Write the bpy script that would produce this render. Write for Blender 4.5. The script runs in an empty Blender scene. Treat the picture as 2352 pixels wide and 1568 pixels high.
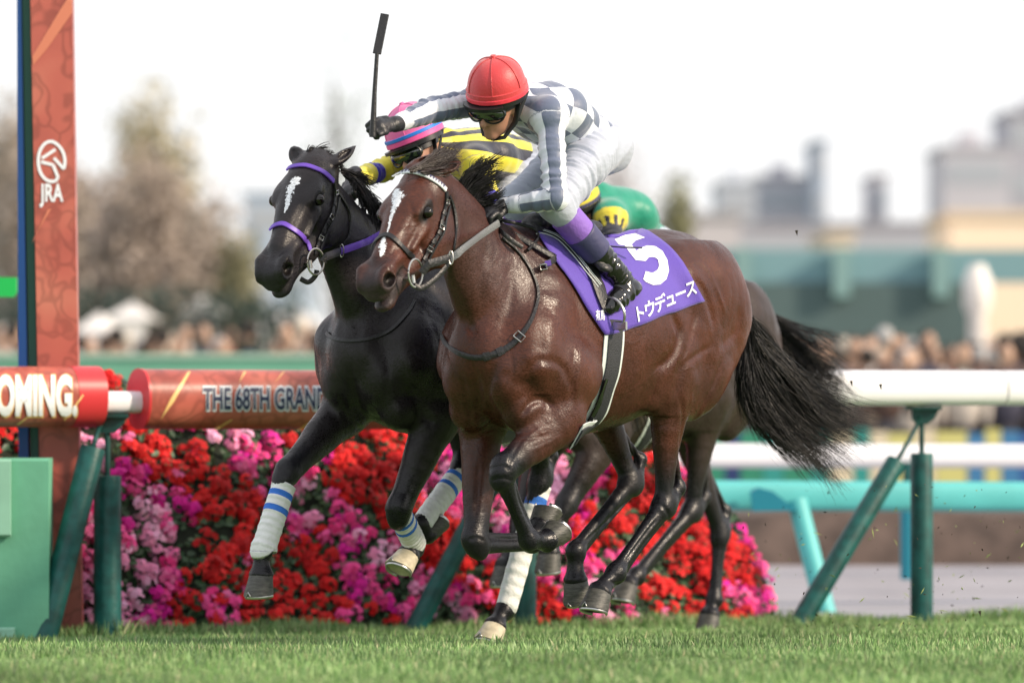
import bpy, math, random
import numpy as np
from mathutils import Vector, Matrix
from mathutils.bvhtree import BVHTree
R = math.radians
SC = bpy.context.scene
COL = SC.collection
# ---------------------------------------------------------------- camera
CH = 1.06           # lens height above the turf
FPX = 11400.0       # focal length in photo units (photo taken as 2352 x 1568)
cam_d = bpy.data.cameras.new('camera'); cam = bpy.data.objects.new('camera', cam_d); COL.objects.link(cam)
cam.location = (0, 0, CH); cam.rotation_euler = (R(90), 0, 0)
cam_d.sensor_width = 36; cam_d.lens = 36*FPX/2352; cam_d.shift_y = 104/2352
cam_d.clip_start = .5; cam_d.clip_end = 3000
cam_d.dof.use_dof = True; cam_d.dof.focus_distance = 20.1; cam_d.dof.aperture_fstop = 1.85
SC.camera = cam
# ---------------------------------------------------------------- sky, sun, exposure
SUN_EL, SUN_AZ = R(30), R(112)      # azimuth from +Y (view direction) towards +X: sun from the right
W = bpy.data.worlds.new('World'); SC.world = W; W.use_nodes = True
nt = W.node_tree; bgn = nt.nodes['Background']
sky = nt.nodes.new('ShaderNodeTexSky'); sky.sky_type = 'NISHITA'; sky.sun_disc = False
sky.sun_elevation = SUN_EL; sky.sun_rotation = SUN_AZ
sky.air_density = 1.0; sky.dust_density = 1.5; sky.ozone_density = 1.0; sky.altitude = 0
# thin bright cloud veil over the clear sky
cn = nt.nodes.new('ShaderNodeTexNoise'); cn.inputs['Scale'].default_value = 1.6; cn.inputs['Detail'].default_value = 4
ctc = nt.nodes.new('ShaderNodeTexCoord'); cmp_ = nt.nodes.new('ShaderNodeMapping'); cmp_.inputs['Scale'].default_value = (1, 1, 3.5)
nt.links.new(ctc.outputs['Generated'], cmp_.inputs[0]); nt.links.new(cmp_.outputs[0], cn.inputs['Vector'])
cr = nt.nodes.new('ShaderNodeMapRange'); cr.inputs[1].default_value = .3; cr.inputs[2].default_value = .65; cr.inputs[3].default_value = .72; cr.inputs[4].default_value = .93
nt.links.new(cn.outputs[0], cr.inputs[0])
cmx = nt.nodes.new('ShaderNodeMix'); cmx.data_type = 'RGBA'; nt.links.new(cr.outputs[0], cmx.inputs[0]); nt.links.new(sky.outputs[0], cmx.inputs[6]); cmx.inputs[7].default_value = (5.9, 5.85, 5.95, 1)
nt.links.new(cmx.outputs[2], bgn.inputs[0]); bgn.inputs[1].default_value = .14
sl = bpy.data.lights.new('sun', 'SUN'); sl.energy = 3.4; sl.angle = R(5); sl.color = (1, .83, .64)
so = bpy.data.objects.new('sun', sl); COL.objects.link(so)
sd = Vector((math.sin(SUN_AZ)*math.cos(SUN_EL), math.cos(SUN_AZ)*math.cos(SUN_EL), math.sin(SUN_EL)))
so.rotation_euler = sd.to_track_quat('Z', 'Y').to_euler()
SC.view_settings.view_transform = 'Standard'; SC.view_settings.look = 'None'
SC.view_settings.exposure = .48; SC.view_settings.gamma = 1
SC.render.engine = 'CYCLES'
SC.cycles.use_denoising = True
SC.cycles.max_bounces = 6; SC.cycles.transparent_max_bounces = 8
# ---------------------------------------------------------------- helpers
def at(px, py, Y):
    """photo pixel + real distance -> world point"""
    return np.array([(px-1176)/FPX*Y, Y, CH+(888-py)/FPX*Y])
def put(o, parent=None):
    COL.objects.link(o)
    if parent: o.parent = parent
    return o
def tag(o, label=None, cat=None, group=None, kind=None):
    if label: o['label'] = label
    if cat: o['category'] = cat
    if group: o['group'] = group
    if kind: o['kind'] = kind
    return o
def empty(name, loc=(0, 0, 0)):
    o = bpy.data.objects.new(name, None); o.location = loc; o.empty_display_size = .1
    COL.objects.link(o); return o
def mesh_np(name, V, F, m, parent=None, smooth=True, cols=None, attrs=None, mats=None, mi=None):
    """V (n,3) world coordinates; F list or array of faces"""
    V = np.asarray(V, float)
    off = np.zeros(3)
    if parent is not None:
        p = parent
        while p is not None: off += np.array(p.location); p = p.parent
    me = bpy.data.meshes.new(name)
    if isinstance(F, np.ndarray):
        k = F.shape[1]; nf = len(F)
        me.vertices.add(len(V)); me.vertices.foreach_set('co', (V-off).astype(np.float32).ravel())
        me.loops.add(nf*k); me.loops.foreach_set('vertex_index', F.astype(np.int32).ravel())
        me.polygons.add(nf); me.polygons.foreach_set('loop_start', np.arange(0, nf*k, k, dtype=np.int32))
        me.update(calc_edges=True)
    else:
        me.from_pydata([tuple(p) for p in (V-off)], [], [tuple(int(i) for i in f) for f in F]); me.update()
    if mi is not None: me.polygons.foreach_set('material_index', np.asarray(mi, dtype=np.int32))
    if smooth: me.polygons.foreach_set('use_smooth', np.ones(len(me.polygons), dtype=bool))
    if cols is not None:
        a = me.color_attributes.new('Col', 'FLOAT_COLOR', 'POINT')
        c = np.ones((len(V), 4), np.float32); c[:, :cols.shape[1]] = cols; a.data.foreach_set('color', c.ravel())
    if attrs:
        for n, arr in attrs.items():
            arr = np.asarray(arr, np.float32)
            if arr.ndim == 1:
                a = me.attributes.new(n, 'FLOAT', 'POINT'); a.data.foreach_set('value', arr)
            else:
                a = me.attributes.new(n, 'FLOAT_VECTOR', 'POINT'); a.data.foreach_set('vector', arr.ravel())
    for mm in (mats or [m]): me.materials.append(mm)
    o = bpy.data.objects.new(name, me)
    return put(o, parent)
def node(m, t, **kw):
    n = m.node_tree.nodes.new(t)
    for k, v in kw.items():
        if k.startswith('i_'): n.inputs[k[2:].replace('_', ' ')].default_value = v
        elif k.startswith('n_'): n.inputs[int(k[2:])].default_value = v
        else: setattr(n, k, v)
    return n
def lk(m, a, b): m.node_tree.links.new(a, b)
def mat(name, col=(.5, .5, .5), rough=.5, metal=0, attr=None, var=0, vscale=8, bump=0, bscale=60, spec=.5, sheen=0, coat=0, trans=0, stretch=None, bump2=0, b2scale=12):
    m = bpy.data.materials.new(name); m.use_nodes = True
    b = m.node_tree.nodes['Principled BSDF']
    b.inputs['Base Color'].default_value = (*col, 1); b.inputs['Roughness'].default_value = rough
    b.inputs['Metallic'].default_value = metal; b.inputs['Specular IOR Level'].default_value = spec
    b.inputs['Sheen Weight'].default_value = sheen; b.inputs['Coat Weight'].default_value = coat
    if trans: b.inputs['Transmission Weight'].default_value = trans
    tc = node(m, 'ShaderNodeTexCoord'); src = tc.outputs['Object']
    if stretch:
        mp = node(m, 'ShaderNodeMapping'); mp.inputs['Scale'].default_value = stretch; lk(m, src, mp.inputs[0]); src = mp.outputs[0]
    base = None
    if attr:
        a = node(m, 'ShaderNodeAttribute', attribute_name=attr); base = a.outputs['Color']
    if var:
        nz = node(m, 'ShaderNodeTexNoise'); nz.inputs['Scale'].default_value = vscale; nz.inputs['Detail'].default_value = 5
        lk(m, src, nz.inputs['Vector'])
        mr = node(m, 'ShaderNodeMapRange'); mr.inputs[1].default_value = .3; mr.inputs[2].default_value = .7
        mr.inputs[3].default_value = 1-var; mr.inputs[4].default_value = 1+var; lk(m, nz.outputs[0], mr.inputs[0])
        vm = node(m, 'ShaderNodeVectorMath', operation='SCALE')
        if base: lk(m, base, vm.inputs[0])
        else: vm.inputs[0].default_value = col
        lk(m, mr.outputs[0], vm.inputs['Scale']); base = vm.outputs[0]
    if base: lk(m, base, b.inputs['Base Color'])
    prev = None
    for bb, s in ((bump, bscale), (bump2, b2scale)):
        if bb:
            nz = node(m, 'ShaderNodeTexNoise'); nz.inputs['Scale'].default_value = s; nz.inputs['Detail'].default_value = 4
            lk(m, src, nz.inputs['Vector'])
            bp = node(m, 'ShaderNodeBump'); bp.inputs['Strength'].default_value = bb; bp.inputs['Distance'].default_value = .01
            lk(m, nz.outputs[0], bp.inputs['Height'])
            if prev: lk(m, prev, bp.inputs['Normal'])
            prev = bp.outputs[0]
    if prev: lk(m, prev, b.inputs['Normal'])
    return m
# ---------------------------------------------------------------- solid sculpting on a voxel grid
class Sculpt:
    def __init__(s, lo, hi, h):
        s.lo = np.array(lo, float); s.h = h
        s.n = np.ceil((np.array(hi)-s.lo)/h).astype(int)+1
        s.D = np.full(s.n, .3, np.float32)
    def _sub(s, lo, hi):
        i0 = np.clip(np.floor((lo-s.lo)/s.h).astype(int), 0, s.n-1); i1 = np.clip(np.ceil((hi-s.lo)/s.h).astype(int)+1, 1, s.n)
        if (i1 <= i0).any(): return None
        sl = tuple(slice(a, b) for a, b in zip(i0, i1))
        g = [(s.lo[k]+s.h*np.arange(i0[k], i1[k])).astype(np.float32) for k in range(3)]
        return sl, g[0][:, None, None], g[1][None, :, None], g[2][None, None, :]
    def _mix(s, sl, d, k, cut):
        D = s.D[sl]; d = d.astype(np.float32)
        if cut:
            d = -d; h = np.maximum(k-np.abs(D-d), 0)/k; s.D[sl] = np.maximum(D, d)+h*h*k*.25
        else:
            h = np.maximum(k-np.abs(D-d), 0)/k; s.D[sl] = np.minimum(D, d)-h*h*k*.25
    def cap(s, a, b, ra, rb, k=.03, qa=1, qb=None, n2=(0, 1, 0), cut=False, pw=1):
        """tapered capsule; q = thickness along n2 relative to the radius"""
        if qb is None: qb = qa
        a = np.array(a, float); b = np.array(b, float); m = max(ra, rb)*max(1, qa, qb)+k+.02
        r = s._sub(np.minimum(a, b)-m, np.maximum(a, b)+m)
        if r is None: return
        sl, x, y, z = r; ab = b-a; L2 = max(ab@ab, 1e-9)
        px, py, pz = x-a[0], y-a[1], z-a[2]
        t = np.clip((px*ab[0]+py*ab[1]+pz*ab[2])/L2, 0, 1)
        qx, qy, qz = px-t*ab[0], py-t*ab[1], pz-t*ab[2]
        rr = ra+(rb-ra)*t
        if qa != 1 or qb != 1:
            n = np.array(n2, float); n /= np.linalg.norm(n); q = qa+(qb-qa)*t
            c = qx*n[0]+qy*n[1]+qz*n[2]; e = c*(1/q-1)
            qx, qy, qz = qx+e*n[0], qy+e*n[1], qz+e*n[2]
            d = (np.sqrt(qx*qx+qy*qy+qz*qz)-rr)*np.minimum(q, 1)
        else: d = np.sqrt(qx*qx+qy*qy+qz*qz)-rr
        s._mix(sl, d, k, cut)
    def chain(s, pts, rs, k=.03, q=1, n2=(0, 1, 0), cut=False, sub=3):
        P = np.array(pts, float); rs = np.array(rs, float); qs = np.broadcast_to(q, rs.shape).astype(float)
        if sub > 1 and len(P) > 2: P, rs, qs = spline(np.c_[P, rs, qs], sub)
        with Group(s, P.min(0)-rs.max()*1.6-.05, P.max(0)+rs.max()*1.6+.05, k, cut):
            for i in range(len(P)-1): s.cap(P[i], P[i+1], rs[i], rs[i+1], 1e-4, qs[i], qs[i+1], n2)
    def ell(s, c, r, k=.03, ax=None, cut=False):
        """ellipsoid; ax rows = its axes"""
        c = np.array(c, float); r = np.array(r, float)*np.ones(3); A = np.eye(3) if ax is None else frame(*ax)
        m = np.sqrt(((A*r[:, None])**2).sum(0))+k+.02
        q = s._sub(c-m, c+m)
        if q is None: return
        sl, x, y, z = q; px, py, pz = x-c[0], y-c[1], z-c[2]
        u = [(px*A[i][0]+py*A[i][1]+pz*A[i][2])/r[i] for i in range(3)]
        k0 = np.sqrt(u[0]**2+u[1]**2+u[2]**2); k1 = np.sqrt((u[0]/r[0])**2+(u[1]/r[1])**2+(u[2]/r[2])**2)+1e-6
        s._mix(sl, k0*(k0-1)/k1, k, cut)
    def box(s, c, r, k=.02, ax=None, rd=.01, cut=False):
        c = np.array(c, float); r = np.array(r, float); A = np.eye(3) if ax is None else frame(*ax)
        m = np.sqrt(((A*r[:, None])**2).sum(0))+k+.03
        q = s._sub(c-m, c+m)
        if q is None: return
        sl, x, y, z = q; px, py, pz = x-c[0], y-c[1], z-c[2]
        u = [np.abs(px*A[i][0]+py*A[i][1]+pz*A[i][2])-r[i]+rd for i in range(3)]
        d = np.sqrt(sum(np.maximum(v, 0)**2 for v in u))+np.minimum(np.maximum(np.maximum(u[0], u[1]), u[2]), 0)-rd
        s._mix(sl, d, k, cut)
    def mesh(s, smooth=1, iso=0):
        D = s.D-iso; D = np.pad(D, 1, constant_values=.3); sg = D < 0
        c = sg[:-1, :-1, :-1].astype(np.int8)
        tot = sum(sg[i:D.shape[0]-1+i, j:D.shape[1]-1+j, k:D.shape[2]-1+k].astype(np.int8) for i in (0, 1) for j in (0, 1) for k in (0, 1))
        cells = np.argwhere((tot > 0) & (tot < 8))
        idx = -np.ones(tot.shape, np.int32); idx[tuple(cells.T)] = np.arange(len(cells))
        acc = np.zeros((len(cells), 3)); cnt = np.zeros(len(cells))
        cs = [(i, j, k) for i in (0, 1) for j in (0, 1) for k in (0, 1)]
        val = {q: D[cells[:, 0]+q[0], cells[:, 1]+q[1], cells[:, 2]+q[2]] for q in cs}
        for q in cs:
            for ax in range(3):
                if q[ax] == 0:
                    p = list(q); p[ax] = 1; p = tuple(p); a, b = val[q], val[p]; m = (a < 0) != (b < 0)
                    t = np.where(m, a/np.where(m, a-b, 1), 0); w = np.tile(np.array(q, float), (len(cells), 1)); w[:, ax] += t
                    acc[m] += w[m]; cnt[m] += 1
        V = (cells+acc/cnt[:, None]-1)*s.h+s.lo
        F = []
        for ax in range(3):
            sl0 = [slice(None)]*3; sl1 = [slice(None)]*3; sl0[ax] = slice(0, -1); sl1[ax] = slice(1, None)
            e = sg[tuple(sl0)] != sg[tuple(sl1)]
            E = np.argwhere(e); o1, o2 = (ax+1) % 3, (ax+2) % 3
            E = E[(E[:, o1] > 0) & (E[:, o2] > 0) & (E[:, o1] < tot.shape[o1]) & (E[:, o2] < tot.shape[o2])]
            flip = sg[tuple(E.T)]
            def I(d1, d2):
                q = E.copy(); q[:, o1] -= d1; q[:, o2] -= d2; return idx[tuple(q.T)]
            f = np.c_[I(1, 1), I(0, 1), I(0, 0), I(1, 0)]
            f[~flip] = f[~flip][:, ::-1]; F.append(f)
        F = np.concatenate(F); F = F[(F >= 0).all(1)]
        V = relax(V, F, smooth)
        return V, F
class Group:
    """shapes made inside are joined sharply, then blended into the rest once"""
    def __init__(s, S, lo, hi, k, cut=False): s.S, s.k, s.cut = S, k, cut; s.r = S._sub(np.array(lo, float), np.array(hi, float))
    def __enter__(s):
        s.old = s.S.D
        s.S.D = np.full(s.S.n, .3, np.float32)
    def __exit__(s, *a):
        new = s.S.D; s.S.D = s.old
        if s.r: s.S._mix(s.r[0], new[s.r[0]], s.k, s.cut)
def relax(V, F, it=1, lam=.5):
    e = np.concatenate([F[:, [0, 1]], F[:, [1, 2]], F[:, [2, 3]], F[:, [3, 0]]]) if F.shape[1] == 4 else np.concatenate([F[:, [0, 1]], F[:, [1, 2]], F[:, [2, 0]]])
    n = len(V); deg = np.bincount(e[:, 0], minlength=n)+np.bincount(e[:, 1], minlength=n); deg = np.maximum(deg, 1)
    for _ in range(it):
        A = np.stack([np.bincount(e[:, 0], V[e[:, 1], k], n)+np.bincount(e[:, 1], V[e[:, 0], k], n) for k in range(3)], 1)
        V = V+lam*(A/deg[:, None]-V)
    return V
def vnormals(V, F):
    n = np.cross(V[F[:, 2]]-V[F[:, 0]], V[F[:, 3 if F.shape[1] == 4 else 1]]-V[F[:, 1]])
    if F.shape[1] == 3: n = np.cross(V[F[:, 1]]-V[F[:, 0]], V[F[:, 2]]-V[F[:, 0]])
    N = np.stack([sum(np.bincount(F[:, j], n[:, k], len(V)) for j in range(F.shape[1])) for k in range(3)], 1)
    return N/np.maximum(np.linalg.norm(N, axis=1, keepdims=True), 1e-12)
def frame(x, y=(0, 0, 1)):
    x = np.array(x, float); x /= np.linalg.norm(x); y = np.array(y, float); y = y-x*(x@y); y /= np.linalg.norm(y)
    return np.array([x, y, np.cross(x, y)])
def spline(A, sub=4):
    """Catmull-Rom through rows; returns columns split 3 / rest"""
    A = np.asarray(A, float); n = len(A); out = []
    for i in range(n-1):
        p0, p1, p2, p3 = A[max(i-1, 0)], A[i], A[i+1], A[min(i+2, n-1)]
        for j in range(sub):
            t = j/sub; out.append(.5*((2*p1)+(p2-p0)*t+(2*p0-5*p1+4*p2-p3)*t*t+(3*p1-p0-3*p2+p3)*t**3))
    out.append(A[-1]); B = np.array(out)
    return (B[:, :3], B[:, 3], B[:, 4]) if A.shape[1] == 5 else B
def segdist(V, P):
    """distance of points V to polyline P, and running parameter 0..1"""
    P = np.asarray(P, float); best = np.full(len(V), 1e9); par = np.zeros(len(V)); L = np.r_[0, np.cumsum(np.linalg.norm(np.diff(P, axis=0), axis=1))]
    for i in range(len(P)-1):
        ab = P[i+1]-P[i]; l2 = max(ab@ab, 1e-12); t = np.clip(((V-P[i])@ab)/l2, 0, 1)
        d = np.linalg.norm(V-P[i]-t[:, None]*ab, axis=1); m = d < best; best[m] = d[m]; par[m] = (L[i]+t[m]*math.sqrt(l2))/L[-1]
    return best, par
def ss(x, a, b):
    t = np.clip((x-a)/(b-a), 0, 1); return t*t*(3-2*t)
def tube(P, r, n=8, q=1, up=(0, 0, 1), caps=True, sq=None):
    """swept tube along P with radius r (scalar/list); q flattens along the local second axis"""
    P = np.asarray(P, float); m = len(P); r = np.broadcast_to(r, (m,)).astype(float); q = np.broadcast_to(q, (m,)).astype(float)
    T = np.gradient(P, axis=0); T /= np.maximum(np.linalg.norm(T, axis=1, keepdims=True), 1e-9)
    V = []; u = np.array(up, float)
    for i in range(m):
        a = u-T[i]*(u@T[i])
        if np.linalg.norm(a) < 1e-4: a = np.cross(T[i], (1, 0, 0))
        a /= np.linalg.norm(a); b = np.cross(T[i], a); 
        if up is not None and i and False: u = a
        th = np.arange(n)*2*np.pi/n+np.pi/n
        V.append(P[i]+r[i]*(np.cos(th)[:, None]*a+np.sin(th)[:, None]*b*q[i]))
    V = np.concatenate(V); F = []
    for i in range(m-1):
        for j in range(n):
            k = (j+1) % n; F.append((i*n+j, i*n+k, (i+1)*n+k, (i+1)*n+j))
    if caps: F.append(tuple(range(n))[::-1]); F.append(tuple(range((m-1)*n, m*n)))
    return V, F
class MB:
    """collects shapes into one mesh"""
    def __init__(s): s.V = []; s.F = []; s.n = 0; s.mi = []
    def add(s, V, F, mi=0):
        V = np.asarray(V, float); s.V.append(V); s.F += [tuple(int(i)+s.n for i in f) for f in F]; s.mi += [mi]*len(F); s.n += len(V); return s
    def tube(s, P, r, n=8, q=1, up=(0, 0, 1), mi=0): return s.add(*tube(P, r, n, q, up), mi)
    def box(s, lo, hi, mi=0, rot=None, c=None):
        lo = np.array(lo, float); hi = np.array(hi, float)
        V = np.array([[(lo, hi)[i][0], (lo, hi)[j][1], (lo, hi)[k][2]] for i in (0, 1) for j in (0, 1) for k in (0, 1)])
        if rot is not None: V = (V-c)@np.array(rot).T+c
        return s.add(V, [(0, 1, 3, 2), (4, 6, 7, 5), (0, 4, 5, 1), (2, 3, 7, 6), (0, 2, 6, 4), (1, 5, 7, 3)], mi)
    def beam(s, a, b, w, h, up=(0, 0, 1), mi=0, ch=0):
        """bar of section w x h from a to b with chamfered edges"""
        a = np.array(a, float); b = np.array(b, float); A = frame(b-a, up); y, z = A[1], A[2]
        hw, hh = w/2, h/2; c = min(ch, hw*.9, hh*.9)
        if c > 0: sec = [(hh, -hw+c), (hh, hw-c), (hh-c, hw), (-hh+c, hw), (-hh, hw-c), (-hh, -hw+c), (-hh+c, -hw), (hh-c, -hw)]
        else: sec = [(hh, -hw), (hh, hw), (-hh, hw), (-hh, -hw)]
        n = len(sec); V = [p+y*u+z*v for p in (a, b) for u, v in sec]
        F = [(j, (j+1) % n, n+(j+1) % n, n+j) for j in range(n)]+[tuple(range(n))[::-1], tuple(range(n, 2*n))]
        return s.add(V, F, mi)
    def build(s, name, m, parent=None, smooth=False, mats=None):
        o = mesh_np(name, np.concatenate(s.V), s.F, m, parent, smooth=smooth, mats=mats, mi=s.mi if mats else None)
        if smooth: autosm(o)
        return o
def autosm(o, ang=40):
    me = o.data
    try: me.set_sharp_from_angle(angle=R(ang))
    except Exception: pass
def strands(guides, n, r=.0025, spread=.02, seg=12, seed=1, wav=.0, tip=.25, lenv=.35):
    """hair: interpolates between neighbouring guide curves; each strand is a thin three sided tube"""
    rng = np.random.RandomState(seed); G = [spline(np.array(g, float), 6) for g in guides]
    G = [resample(g, seg) for g in G]; G = np.array(G); ng = len(G)
    Vs = []; Fs = []; base = 0
    nc_ = max(6, n//22); CL = [(rng.rand()*(ng-1), rng.randn(3)*spread, rng.randn(3)*spread*1.6, rng.rand()*6, 4+4*rng.rand(), rng.randn(3), rng.rand()) for _ in range(nc_)]
    for i in range(n):
        cx, c1_, c2_, ph_, fr_, wd_, cl_ = CL[rng.randint(nc_)]; x = min(max(cx+.16*rng.randn(), 0), ng-1.001); j = min(int(x), ng-2) if ng > 1 else 0; f = x-j
        C = G[j]*(1-f)+G[min(j+1, ng-1)]*f
        cut = 1-lenv*min(1, .7*cl_+.45*rng.rand()**2); C = resample(C, seg, cut)
        t = np.linspace(0, 1, seg)[:, None]
        o1 = c1_*.8+rng.randn(3)*spread*.5; o2 = c2_+rng.randn(3)*spread*(.35+.9*rng.rand()**3)
        C = C+o1*.35+o2*t**1.3+wav*1.6*np.sin(t*fr_+ph_)*wd_*t+wav*.5*np.sin(t*9+ph_*2)*rng.randn(3)
        rr = r*(.6+.8*rng.rand())*(1-(1-tip)*t[:, 0]**2)
        T = np.gradient(C, axis=0); T /= np.linalg.norm(T, axis=1, keepdims=True)+1e-9
        a = np.cross(T, rng.randn(3)); a /= np.linalg.norm(a, axis=1, keepdims=True)+1e-9; b = np.cross(T, a)
        V = np.stack([C+rr[:, None]*(math.cos(q)*a+math.sin(q)*b) for q in (0, 2.094, 4.189)], 1).reshape(-1, 3)
        F = [((k*3+m), (k*3+(m+1) % 3), (k*3+3+(m+1) % 3), (k*3+3+m)) for k in range(seg-1) for m in range(3)]
        Vs.append(V); Fs.append(np.array(F)+base); base += len(V)
    return np.concatenate(Vs), np.concatenate(Fs)
def resample(P, n, frac=1.0):
    L = np.r_[0, np.cumsum(np.linalg.norm(np.diff(P, axis=0), axis=1))]; t = np.linspace(0, L[-1]*frac, n)
    return np.stack([np.interp(t, L, P[:, k]) for k in range(3)], 1)
def un(v): v = np.asarray(v, float); return v/np.linalg.norm(v)
class Skin:
    """a finished body surface in world space that tack can be laid on"""
    def __init__(s, V, F):
        s.b = BVHTree.FromPolygons([tuple(v) for v in V], [tuple(f) for f in F])
    def pick(s, px, py):
        o = Vector((0, 0, CH)); d = (Vector(at(px, py, 20.0))-o).normalized()
        h = s.b.ray_cast(o, d)
        return (np.array(h[0]), np.array(h[1])) if h[0] is not None else (None, None)
    def near(s, p):
        h = s.b.find_nearest(Vector(p)); n = np.array(h[1]); q = np.array(h[0])
        return q, n
def lay(skin, pxs, n=40, smooth=3, keepY=None):
    """photo polyline laid on the surface -> points and normals"""
    A = spline(np.array([(x, y, 0) for x, y in pxs], float), 12); A = resample(A, n); P_, N_ = [], []
    last = None
    for x, y, _ in A:
        q, m = skin.pick(x, y)
        if q is None:
            if last is None: P_.append(None); N_.append(None); continue
            q = at(x, y, last[0][1]); q, m2 = q, last[1]; m = m2
        last = (q, m); P_.append(q); N_.append(m)
    f = next((i for i, p in enumerate(P_) if p is not None), None)
    if f is None: raise RuntimeError('lay: no hit')
    for i in range(f): x, y, _ = A[i]; P_[i] = at(x, y, P_[f][1]); N_[i] = N_[f]
    Pn, Nn = np.array(P_), np.array(N_)
    for _ in range(smooth):
        Y = Pn[:, 1].copy(); Pn[1:-1, 1] = (Y[:-2]+2*Y[1:-1]+Y[2:])/4
        Nn[1:-1] = (Nn[:-2]+2*Nn[1:-1]+Nn[2:])/4
    Nn /= np.linalg.norm(Nn, axis=1, keepdims=True)
    return Pn, Nn
def ribbon(mb, Pn, Nn, w, t=.004, lift=.002, mi=0, loop=False):
    T = np.gradient(Pn, axis=0); T /= np.linalg.norm(T, axis=1, keepdims=True)+1e-9
    B = np.cross(T, Nn); B /= np.linalg.norm(B, axis=1, keepdims=True)+1e-9; n = len(Pn)
    w = np.broadcast_to(w, (n,))[:, None]
    sec = [(-.5, 0), (-.5, .7), (-.4, 1), (.4, 1), (.5, .7), (.5, 0)]; m = len(sec)
    V = np.stack([Pn+B*w*a+Nn*(lift+t*b) for a, b in sec], 1).reshape(-1, 3)
    F = [(i*m+j, i*m+(j+1) % m, (i+1)*m+(j+1) % m, (i+1)*m+j) for i in range(n-1) for j in range(m)]
    F += [tuple(range(m)), tuple(range((n-1)*m, n*m))[::-1]]
    mb.add(V, F, mi)
import bmesh
def toW2(p): return p
def region3(pts): return [(980+x/3, 441+y/3) for x, y in pts]
def glyph(txt, bold=0.0, font=None):
    """letter outlines as (verts2d, faces) around the origin, em size 1"""
    c = bpy.data.curves.new('t', 'FONT'); c.body = txt; c.align_x = 'CENTER'; c.align_y = 'CENTER'; c.offset = bold; c.resolution_u = 4
    o = bpy.data.objects.new('t', c); COL.objects.link(o); dg = bpy.context.evaluated_depsgraph_get(); dg.update()
    me = o.evaluated_get(dg).to_mesh(); V = np.array([tuple(v.co)[:2] for v in me.vertices]); F = [tuple(p.vertices) for p in me.polygons]
    o.evaluated_get(dg).to_mesh_clear(); bpy.data.objects.remove(o); bpy.data.curves.remove(c); return V, F
def refine(V, F, maxlen):
    bm = bmesh.new(); vs = [bm.verts.new((x, y, 0)) for x, y in V]
    for f in F:
        try: bm.faces.new([vs[i] for i in f])
        except Exception: pass
    bmesh.ops.triangulate(bm, faces=bm.faces[:])
    for _ in range(5):
        e = [e for e in bm.edges if e.calc_length() > maxlen]
        if not e: break
        bmesh.ops.subdivide_edges(bm, edges=e, cuts=1); bmesh.ops.triangulate(bm, faces=[f for f in bm.faces if len(f.verts) > 3])
    bm.verts.index_update(); W_ = np.array([tuple(v.co)[:2] for v in bm.verts]); G = [tuple(v.index for v in f.verts) for f in bm.faces]; bm.free(); return W_, G
def decal(skin, V2, F, lift, name, m, parent, maxlen=10):
    V2, F = refine(V2, F, maxlen); V = []; Y = None
    for x, y in V2:
        q, n = skin.pick(x, y)
        if q is None: q = at(x, y, Y or 20.3); n = np.array((0, -1, 0))
        Y = q[1]; d = un(q-np.array([0, 0, CH])); V.append(q-d*lift)
    A = np.array(V); F = [f for f in F]; 
    for i, f in enumerate(F):       # face the viewer
        n = np.cross(A[f[1]]-A[f[0]], A[f[2]]-A[f[0]])
        if n@(A[f[0]]-np.array([0, 0, CH])) > 0: F[i] = f[::-1]
    return mesh_np(name, A, F, m, parent, smooth=False)
def place(V, c, ex, ey):        # em units -> pixel units
    return np.array(c)+V[:, :1]*np.array(ex)+V[:, 1:2]*np.array(ey)
WHITEPRINT = mat('white_print', (.82, .86, .92), .6)
# ---------------------------------------------------------------- ground
FA = np.array([-1.895, 23.2]); FD = np.array([3.992, 2.2])/4.558     # line of the running rail and its direction
FN = np.array([-FD[1], FD[0]])                                      # away from the turf
def gz(x, y): return .03-.034*(np.clip(y, 18, 26)-19.2)+.01*np.clip(x, -4, 4)*ss(y, 20, 23)
def tl(px): k = (px-1176)/FPX; return (k*FA[1]-FA[0])/(FD[0]-k*FD[1])
def fl(t, off=0, z=0): p = FA+FD*t+FN*off; return np.array([p[0], p[1], z])
def side(x, y): return (x-FA[0])*FN[0]+(y-FA[1])*FN[1]              # >0 beyond the rail
TURF = mat('turf_soil', (.13, .22, .06), .95, var=.35, vscale=6, bump=.5, bscale=60)
n = 60; ts = np.concatenate([np.linspace(-60, -4, 12), np.linspace(-3.5, 9, 40), np.linspace(10, 90, 12)]); os_ = np.concatenate([np.linspace(-120, -12, 10), np.linspace(-10, .32, 30)])
V = np.array([np.array([*(FA+FD*t+FN*o), 0]) for t in ts for o in os_]); V[:, 2] = gz(V[:, 0], V[:, 1])+.012*np.sin(V[:, 0]*3)*np.sin(V[:, 1]*2.2)
F = [(i*len(os_)+j, i*len(os_)+j+1, (i+1)*len(os_)+j+1, (i+1)*len(os_)+j) for i in range(len(ts)-1) for j in range(len(os_)-1)]
V = np.concatenate([V, [V[(i+1)*len(os_)-1]-(0, 0, .25) for i in range(len(ts))]]); b0 = len(ts)*len(os_)
F += [((i+1)*len(os_)-1, (i+2)*len(os_)-1, b0+i+1, b0+i) for i in range(len(ts)-1)]
V, F = np.array(V), np.array(F); N = vnormals(V, F); F = F[:, ::-1] if N[:b0, 2].mean() < 0 else F
o = mesh_np('turf', V, F, TURF); tag(o, kind='structure')
PATH = mat('path_asphalt', (.30, .29, .32), .9, var=.12, vscale=1.2, bump=.3, bscale=80)
mb = MB(); mb.add([fl(-80, .1, -.22), fl(140, .1, -.22), fl(140, 400, -.22), fl(-80, 400, -.22)], [(0, 1, 2, 3)]); o = mb.build('path', PATH); tag(o, kind='structure')
GR2 = mat('far_ground', (.10, .13, .07), .95, var=.3, vscale=.5)
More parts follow.
